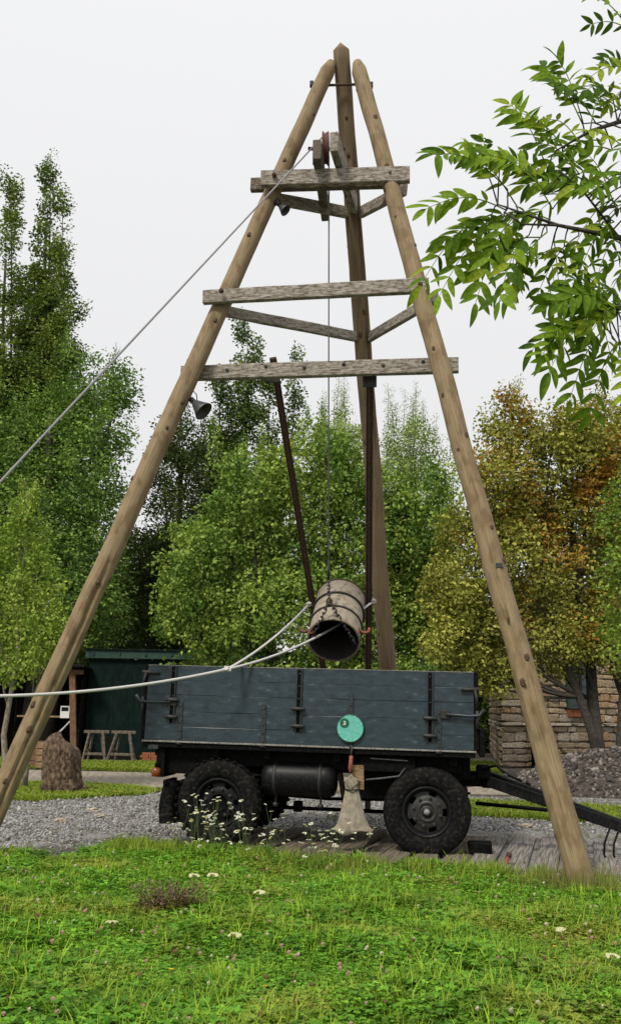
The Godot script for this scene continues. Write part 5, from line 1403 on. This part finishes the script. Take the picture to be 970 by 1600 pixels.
		var jst := tool(false)
		var pairs := clampi(int(len / 0.060), 4, 8)
		for i in pairs + 1:
			var f := 0.24 + 0.70 * i / float(pairs - 1) if i < pairs else 1.0
			var fk := mini(7, int(f * 8.0))
			var p: Vector3 = pts[fk].lerp(pts[fk + 1], f * 8.0 - fk)
			var ahead: Vector3 = (pts[mini(8, int(f * 8.0) + 1)] - pts[maxi(0, mini(8, int(f * 8.0) + 1) - 2)]).normalized()
			for s in ([-1.0, 1.0] if i < pairs else [0.0]):
				var out: Vector3 = ahead.cross(face_n).normalized() * s
				var dir: Vector3 = (ahead * (0.62 if s != 0.0 else 1.0) + out * 0.8 + Vector3(0, -0.22, 0) + Vector3(rng.randfn(), rng.randfn(), rng.randfn()) * 0.12).normalized()
				var nn: Vector3 = (face_n + Vector3(rng.randfn(), rng.randfn(), rng.randfn()) * 0.28).normalized()
				var xx := dir.cross(nn).normalized()
				var sc := rng.randf_range(0.78, 1.12) * clampf(len / 0.40, 0.7, 1.1) * (0.85 if i == 0 else 1.0)
				var xf := Transform3D(Basis(xx, dir, xx.cross(dir)).scaled(Vector3.ONE * sc), p)
				if joined: jst.append_from(shapes[rng.randi() % 4], 0, xf)
				else: part(lf, "leaflet", shapes[rng.randi() % 4], lm[mi if rng.randf() < 0.6 else rng.randi() % 4], xf)
				made += 1
		if joined: part(lf, "leaflets", jst.commit(), lm[mi]).set_meta("kind", "stuff")
	part(t, "twigs", done(tw), M.bark).set_meta("kind", "stuff")

func leaflet(l: float, w: float, curl: float, twist: float) -> ArrayMesh:
	# lance-shaped, folded along the midrib, drooping to a fine tip; y is its length, z its upper side
	var st := tool(true)
	var rows := []
	for i in 9:
		var f := i / 8.0
		var half := w * 0.5 * pow(sin(PI * pow(f, 0.78)), 0.85) + (0.0012 if i < 8 else 0.0)
		var z := -curl * l * f * f
		var tw := twist * f * 2.0
		rows.append([Vector3(-half * cos(tw), l * f, z + half * 0.32 - half * sin(tw)), Vector3(0, l * f, z), Vector3(half * cos(tw), l * f, z + half * 0.32 + half * sin(tw))])
	for i in 8:
		for k in 2: quad(st, rows[i][k], rows[i][k + 1], rows[i + 1][k + 1], rows[i + 1][k])
	return done(st)

# ---------------------------------------------------------------- meadow
func blade_tuft(n: int, hgt: float, spread: float, w: float, sd: int, lean := 0.5) -> ArrayMesh:
	var r := RandomNumberGenerator.new()
	r.seed = sd
	var st := tool(true)
	for i in n:
		var a := r.randf() * TAU
		var base := Vector3(r.randfn(), 0, r.randfn()) * spread * 0.4
		var d := Vector3(cos(a), 0, sin(a))
		var s := Vector3(-d.z, 0, d.x) * w * r.randf_range(0.7, 1.2)
		var h := hgt * r.randf_range(0.5, 1.15)
		var out := h * lean * r.randf_range(0.2, 1.3)
		var v := r.randf_range(0.75, 1.2)
		var p1 := base + d * out * 0.3 + Vector3(0, h * 0.6, 0)
		var p2 := base + d * out + Vector3(0, h * (1.0 - 0.25 * lean), 0)
		st.set_color(Color(v, v, v))
		quad(st, base - s, base + s, p1 + s * 0.8, p1 - s * 0.8)
		tri(st, p1 - s * 0.8, p1 + s * 0.8, p2)
	return done(st)

func clover_tuft(sd: int) -> ArrayMesh:
	var r := RandomNumberGenerator.new()
	r.seed = sd
	var st := tool(false)
	for i in 7:
		var p := Vector3(r.randfn() * 0.045, r.randf_range(0.03, 0.085), r.randfn() * 0.045)
		var n := (Vector3.UP + Vector3(r.randfn(), 0, r.randfn()) * 0.4).normalized()
		var a0 := r.randf() * TAU
		var l := r.randf_range(0.015, 0.026)
		var v := r.randf_range(0.75, 1.2)
		for k in 3:
			var a := a0 + TAU * k / 3.0
			leaf(st, p, Vector3(cos(a), 0.12, sin(a)), n, l, l * 0.95, Color(v, v, v))
		st.set_color(Color(0.8, 0.9, 0.8))
		tri(st, Vector3(p.x * 0.3 - 0.0012, 0, p.z * 0.3), Vector3(p.x * 0.3 + 0.0012, 0, p.z * 0.3), p)
	return done(st)

func broad_tuft(sd: int) -> ArrayMesh:
	var r := RandomNumberGenerator.new()
	r.seed = sd
	var st := tool(false)
	for i in 8:
		var a := r.randf() * TAU
		var d := Vector3(cos(a), r.randf_range(0.25, 1.0), sin(a)).normalized()
		var v := r.randf_range(0.75, 1.2)
		leaf(st, Vector3(r.randfn(), 0, r.randfn()) * 0.015, d, Vector3.UP + d * 0.1, r.randf_range(0.05, 0.10), r.randf_range(0.014, 0.026), Color(v, v, v))
	return done(st)

func meadow() -> void:
	var kinds := [blade_tuft(11, 0.09, 0.06, 0.0032, 3, 0.9), blade_tuft(8, 0.16, 0.05, 0.0032, 7, 0.7), clover_tuft(5), clover_tuft(6), broad_tuft(8)]
	var bufs := []
	for k in kinds.size(): bufs.append(PackedFloat32Array())
	var main_lawn := poly2(LAWN)
	var fx := FastNoiseLite.new()
	fx.seed = 77
	fx.frequency = 0.55
	for i in 165000:
		var z := -sqrt(rng.randf_range(4.4 * 4.4, 12.0 * 12.0))
		if rng.randf() < 0.25: z = -rng.randf_range(4.4, 8.0)
		var x := rng.randf_range(-1.0, 1.0) * (0.36 * -z + 1.1)
		var jit := fx.get_noise_2d(x * 4.0, z * 4.0) * 0.35
		if not Geometry2D.is_point_in_polygon(Vector2(x, z + jit), main_lawn): continue
		# worn bare patch at the left
		if pow((x + 1.95) / 0.8, 2.0) + pow((z + 6.3) / 0.36, 2.0) < 1.0 + jit and rng.randf() < 0.93: continue
		var v := fx.get_noise_2d(x, z) * 0.9 + rng.randfn() * 0.3
		var k := 0
		var q := rng.randf() + v * 0.35
		if q < 0.42: k = 0
		elif q < 0.47: k = 1
		elif q < 0.63: k = 2
		elif q < 0.88: k = 3
		else: k = 4
		var dry := clampf(fx.get_noise_2d(x * 1.4 + 30.0, z * 1.4) * 1.7 - 0.22 + rng.randfn() * 0.22, 0.0, 1.0)
		var col: Color = [Color(0.225, 0.385, 0.036), Color(0.29, 0.42, 0.045), Color(0.11, 0.265, 0.03), Color(0.19, 0.39, 0.036), Color(0.12, 0.26, 0.03)][k]
		col = col * clampf(1.0 + rng.randfn() * 0.27 + 0.4 * fx.get_noise_2d(x * 2.5 - 60.0, z * 2.5), 0.4, 1.6)
		col = col.lerp(Color(0.42, 0.38, 0.08), dry * 0.75)
		var s := rng.randf_range(0.7, 1.25) * (1.0 + 0.75 * fx.get_noise_2d(x * 1.3, z * 1.3 + 90.0))
		push(bufs[k], Basis.from_euler(Vector3(rng.randfn() * 0.12, rng.randf() * TAU, rng.randfn() * 0.12)).scaled(Vector3.ONE * s), Vector3(x, 0.004, z), col)
	for k in kinds.size():
		var o := scatter(self, ["short_grass", "tall_grass", "clover", "clover", "broad_weeds"][k], kinds[k], M.grass, bufs[k])
		tag(o, ["short meadow grass covering the foreground lawn", "longer grass blades standing in the foreground lawn", "clover leaves growing low through the foreground lawn", "pale clover leaves mixed through the foreground lawn", "broad-leaved weeds scattered in the foreground lawn"][k], "grass", "", "stuff")
	# grass of the strips farther back
	var far := PackedFloat32Array()
	for L in [[LAWN_L, 5000, 1.0], [LAWN_B, 5000, 1.3], [LAWN_R, 6500, 1.1], [LAWN_C, 2500, 1.2]]:
		var pv := poly2(L[0])
		var bb := Rect2(pv[0], Vector2.ZERO)
		for p in pv: bb = bb.expand(p)
		for i in L[1]:
			var p := Vector2(rng.randf_range(bb.position.x, bb.end.x), rng.randf_range(bb.position.y, bb.end.y))
			if not Geometry2D.is_point_in_polygon(p, pv): continue
			push(far, Basis(Vector3.UP, rng.randf() * TAU).scaled(Vector3(1.5, L[2] * rng.randf_range(0.5, 1.1), 1.5)), Vector3(p.x, 0.003, p.y), Color(0.22, 0.34, 0.04).lerp(Color(0.40, 0.37, 0.08), rng.randf() * rng.randf() * 1.2))
	var fo := scatter(self, "distant_grass", blade_tuft(12, 0.09, 0.09, 0.005, 19, 0.8), M.grass, far)
	tag(fo, "grass strips along the path and behind the gravel yard", "grass", "", "stuff")
	# sparse weeds that creep into the gravel, and dry stalks along the edge and round the right foot
	var dry_b := PackedFloat32Array()
	for i in 520:
		var f := rng.randf()
		var p := Vector3(lerpf(-0.8, 3.4, f), 0, lerpf(-10.35, -8.75, f) + rng.randfn() * 0.22)
		if i < 260: p = Vector3(2.50 + rng.randfn() * 0.2, 0, -8.92 + rng.randfn() * 0.2)
		push(dry_b, Basis(Vector3.UP, rng.randf() * TAU).scaled(Vector3(1, rng.randf_range(0.7, 1.3) * (1.4 if i < 260 else 1.0), 1)), p, Color(0.28, 0.22, 0.10).lerp(Color(0.20, 0.27, 0.05), rng.randf()))
	var dg := scatter(self, "dry_grass", blade_tuft(7, 0.19, 0.07, 0.0022, 23, 0.35), M.grass, dry_b)
	tag(dg, "dry brownish grass along the lawn edge and the right leg's foot", "grass", "", "stuff")
	var eb := PackedFloat32Array()
	for i in 1500:
		var f := rng.randf()
		var p := Vector3(lerpf(-2.1, 2.3, f), 0.0, lerpf(-11.1, -9.6, f) + 0.25 + rng.randfn() * 0.16)
		if p.x > -0.4 and p.x < 1.1 and rng.randf() < 0.6: continue
		if fx.get_noise_2d(p.x * 3.0, 7.0) < -0.12: continue
		push(eb, Basis(Vector3.UP, rng.randf() * TAU).scaled(Vector3(1.0, rng.randf_range(0.6, 1.3), 1.0)), p, Color(0.17, 0.30, 0.03).lerp(Color(0.32, 0.36, 0.06), rng.randf()))
	var eo := scatter(self, "edge_weeds", blade_tuft(8, 0.17, 0.06, 0.0045, 29, 0.6), M.grass, eb)
	tag(eo, "taller green weeds along the lawn edge before the trailer", "grass", "", "stuff")
	var cr := PackedFloat32Array()
	for i in 1500:
		var z := -rng.randf_range(10.0, 18.0)
		var x := rng.randf_range(-0.38, 0.38) * -z
		if fx.get_noise_2d(x * 1.3 + 7.0, z * 1.3) < 0.22: continue
		push(cr, Basis(Vector3.UP, rng.randf() * TAU).scaled(Vector3.ONE * rng.randf_range(0.4, 0.9)), Vector3(x, 0, z), Color(0.13, 0.19, 0.03).lerp(Color(0.2, 0.19, 0.05), rng.randf()))
	var co := scatter(self, "gravel_weeds", kinds[0], M.grass, cr)
	tag(co, "thin weeds creeping through the gravel yard", "grass", "", "stuff")
	flowers()

func flowers() -> void:
	# white umbels before the wheels
	var head := tool(false)
	for i in 26:
		var a := rng.randf() * TAU
		var r := sqrt(rng.randf()) * 0.032
		cbox(head, Transform3D(Basis.from_euler(Vector3(rng.randfn() * 0.4, rng.randf() * 6, rng.randfn() * 0.4)), Vector3(cos(a) * r, 0.006 - r * r * 5.0, sin(a) * r)), Vector3(0.012, 0.006, 0.012), 0.002)
	var hm := done(head)
	var petal := plain([0.62, 0.62, 0.46], 0.8)
	var cream := plain([0.50, 0.50, 0.27], 0.8)
	var yellowish := plain([0.45, 0.45, 0.18], 0.8)
	var stem := plain([0.07, 0.10, 0.03], 0.8)
	var spots := []
	for i in 24: spots.append([rng.randf_range(-1.55, -0.55) if i < 15 else rng.randf_range(-0.55, 0.75), -10.72 + rng.randf_range(-0.22, 0.2), rng.randf_range(0.34, 0.66), 6])
	spots.sort_custom(func(u, v): return u[0] < v[0])
	var nth := ["first", "second", "third", "fourth", "fifth", "sixth", "seventh", "eighth", "ninth", "tenth", "eleventh", "twelfth", "thirteenth", "fourteenth", "fifteenth", "sixteenth"]
	var counted := [0, 0]
	for i in spots.size():
		var q: Array = spots[i]
		var side := 0 if q[0] < -0.55 else 1
		counted[side] += 1
		var f := thing("umbel_plant", "white umbel wildflower before the %s, %s from the left" % [["rear trailer wheel", "black air tank"][side], nth[counted[side] - 1]], "wildflower", Vector3(q[0], 0, q[1] + (q[0] + 1.0) * 0.3), rng.randf() * TAU, "white umbels before the rear wheel" if q[0] < -0.55 else "white umbels before the air tank")
		var st := tool(true)
		var tops := []
		for k in q[3]:
			var a := rng.randf() * TAU
			var b := Vector3(cos(a) * rng.randf_range(0.03, 0.22), q[2] * rng.randf_range(0.3, 1.05), sin(a) * rng.randf_range(0.03, 0.15))
			tube(st, [Vector3.ZERO, Vector3(b.x * 0.25, b.y * 0.55, b.z * 0.25), b], [0.0022, 0.002, 0.0014], 5, false)
			tops.append(b)
		part(f, "stem", done(st), stem)
		for b in tops: part(f, "flower_head", hm, petal if rng.randf() < 0.75 else yellowish, Transform3D(Basis.from_euler(Vector3(rng.randfn() * 0.3, rng.randf() * 6, rng.randfn() * 0.3)).scaled(Vector3.ONE * rng.randf_range(0.45, 0.95)), b))
	# single yarrow heads in the lawn
	for q in [[-0.85, -7.78, 0.30, "yarrow head beside the brown dried weed"], [-0.70, -7.7, 0.32, "tall yarrow head just right of the dried weed"], [-0.33, -7.5, 0.24, "wide pale yarrow head standing alone in mid lawn"], [2.2, -7.76, 0.13, "pale yarrow head in grass below the right leg's foot"], [1.76, -7.02, 0.12, "flat yarrow head in the right lawn, the middle one"], [1.89, -6.31, 0.12, "yarrow head lowest in the right lawn"], [-0.45, -6.69, 0.12, "small yarrow head low in the lawn beneath the drum"], [-1.3, -7.0, 0.12, "small white yarrow head right of the bare patch"]]:
		var f := thing("yarrow", q[3], "wildflower", Vector3(q[0], 0, q[1]), rng.randf() * TAU, "yarrow heads in the lawn")
		part(f, "stem", tube_mesh([Vector3.ZERO, Vector3(0.01, q[2] * 0.6, 0), Vector3(0.0, q[2], 0.01)], 0.002, 5), stem)
		part(f, "flower_head", hm, cream, Transform3D(Basis.from_euler(Vector3(0.1, 0, 0.1)).scaled(Vector3(1.25, 1.6, 1.25)), Vector3(0, q[2], 0.01)))
	# clover blossoms and yellow hawkbits
	var pink := PackedFloat32Array()
	for i in 430:
		var z := -rng.randf_range(4.6, 10.0)
		var x := rng.randf_range(-0.36, 0.36) * -z
		var c := Color(0.38, 0.22, 0.18) if rng.randf() < 0.5 else (Color(0.48, 0.42, 0.32) if rng.randf() < 0.7 else Color(0.16, 0.07, 0.05))
		push(pink, Basis().scaled(Vector3.ONE * rng.randf_range(0.007, 0.013)), Vector3(x, rng.randf_range(0.08, 0.15), z), c)
	var po := scatter(self, "clover_blossoms", lump(Vector3(1, 0.9, 1), 0.4, 17, 6, 9), M.tint, pink)
	tag(po, "small pink and faded clover blossoms dotted through the lawn", "blossoms", "", "stuff")
	var yc := plain([0.75, 0.45, 0.02], 0.7)
	var ys := tool(false)
	for i in 14:
		var a := TAU * i / 14.0
		leaf(ys, Vector3.ZERO, Vector3(cos(a), 0.25, sin(a)), Vector3.UP, 0.017, 0.006, Color.WHITE)
	var ym := done(ys)
	var bits := [[-1.24, -5.35], [-0.59, -5.28], [1.46, -5.92], [1.15, -6.1], [-0.2, -5.6], [-0.75, -5.9], [0.35, -6.6], [-1.75, -6.0], [0.9, -7.4], [1.62, -6.6]]
	bits.sort_custom(func(u, v): return u[0] / u[1] > v[0] / v[1])
	for i in bits.size():
		var q: Array = bits[i]
		var f := thing("yellow_hawkbit", "small yellow hawkbit blossom low in the lawn, %s from the left" % nth[i], "wildflower", Vector3(q[0], 0, q[1]), rng.randf() * TAU, "yellow hawkbits in the lawn")
		part(f, "stem", tube_mesh([Vector3.ZERO, Vector3(0.004, 0.11, 0.0)], 0.0016, 5), stem)
		part(f, "flower_head", ym, yc, Transform3D(Basis(), Vector3(0.004, 0.11, 0)))
	# brown dried weed in the lawn
	var w := thing("dried_weed", "low brown dried weed clump in the middle of the left lawn", "weed", Vector3(-1.0, 0, -7.6))
	var ws := tool(false)
	var wr := tool(true)
	for i in 230:
		var a := rng.randf() * TAU
		var d := Vector3(cos(a) * rng.randf_range(0.05, 0.32), rng.randf_range(0.10, 0.30), sin(a) * rng.randf_range(0.03, 0.2))
		tube(wr, [Vector3(d.x * 0.3, 0, d.z * 0.3), d * 0.7, d], [0.002, 0.0016, 0.001], 4, false)
		for k in 5: leaf(ws, d * rng.randf_range(0.6, 1.0) + Vector3(d.x * 0.2, 0, 0), Vector3(rng.randfn(), rng.randf(), rng.randfn()), Vector3.UP, 0.03, 0.016, Color.WHITE)
	var brown := plain([0.10, 0.062, 0.035], 0.9)
	part(w, "stalks", done(wr), brown).set_meta("kind", "stuff")
	part(w, "dead_leaves", done(ws), plain([0.14, 0.095, 0.05], 0.9)).set_meta("kind", "stuff")
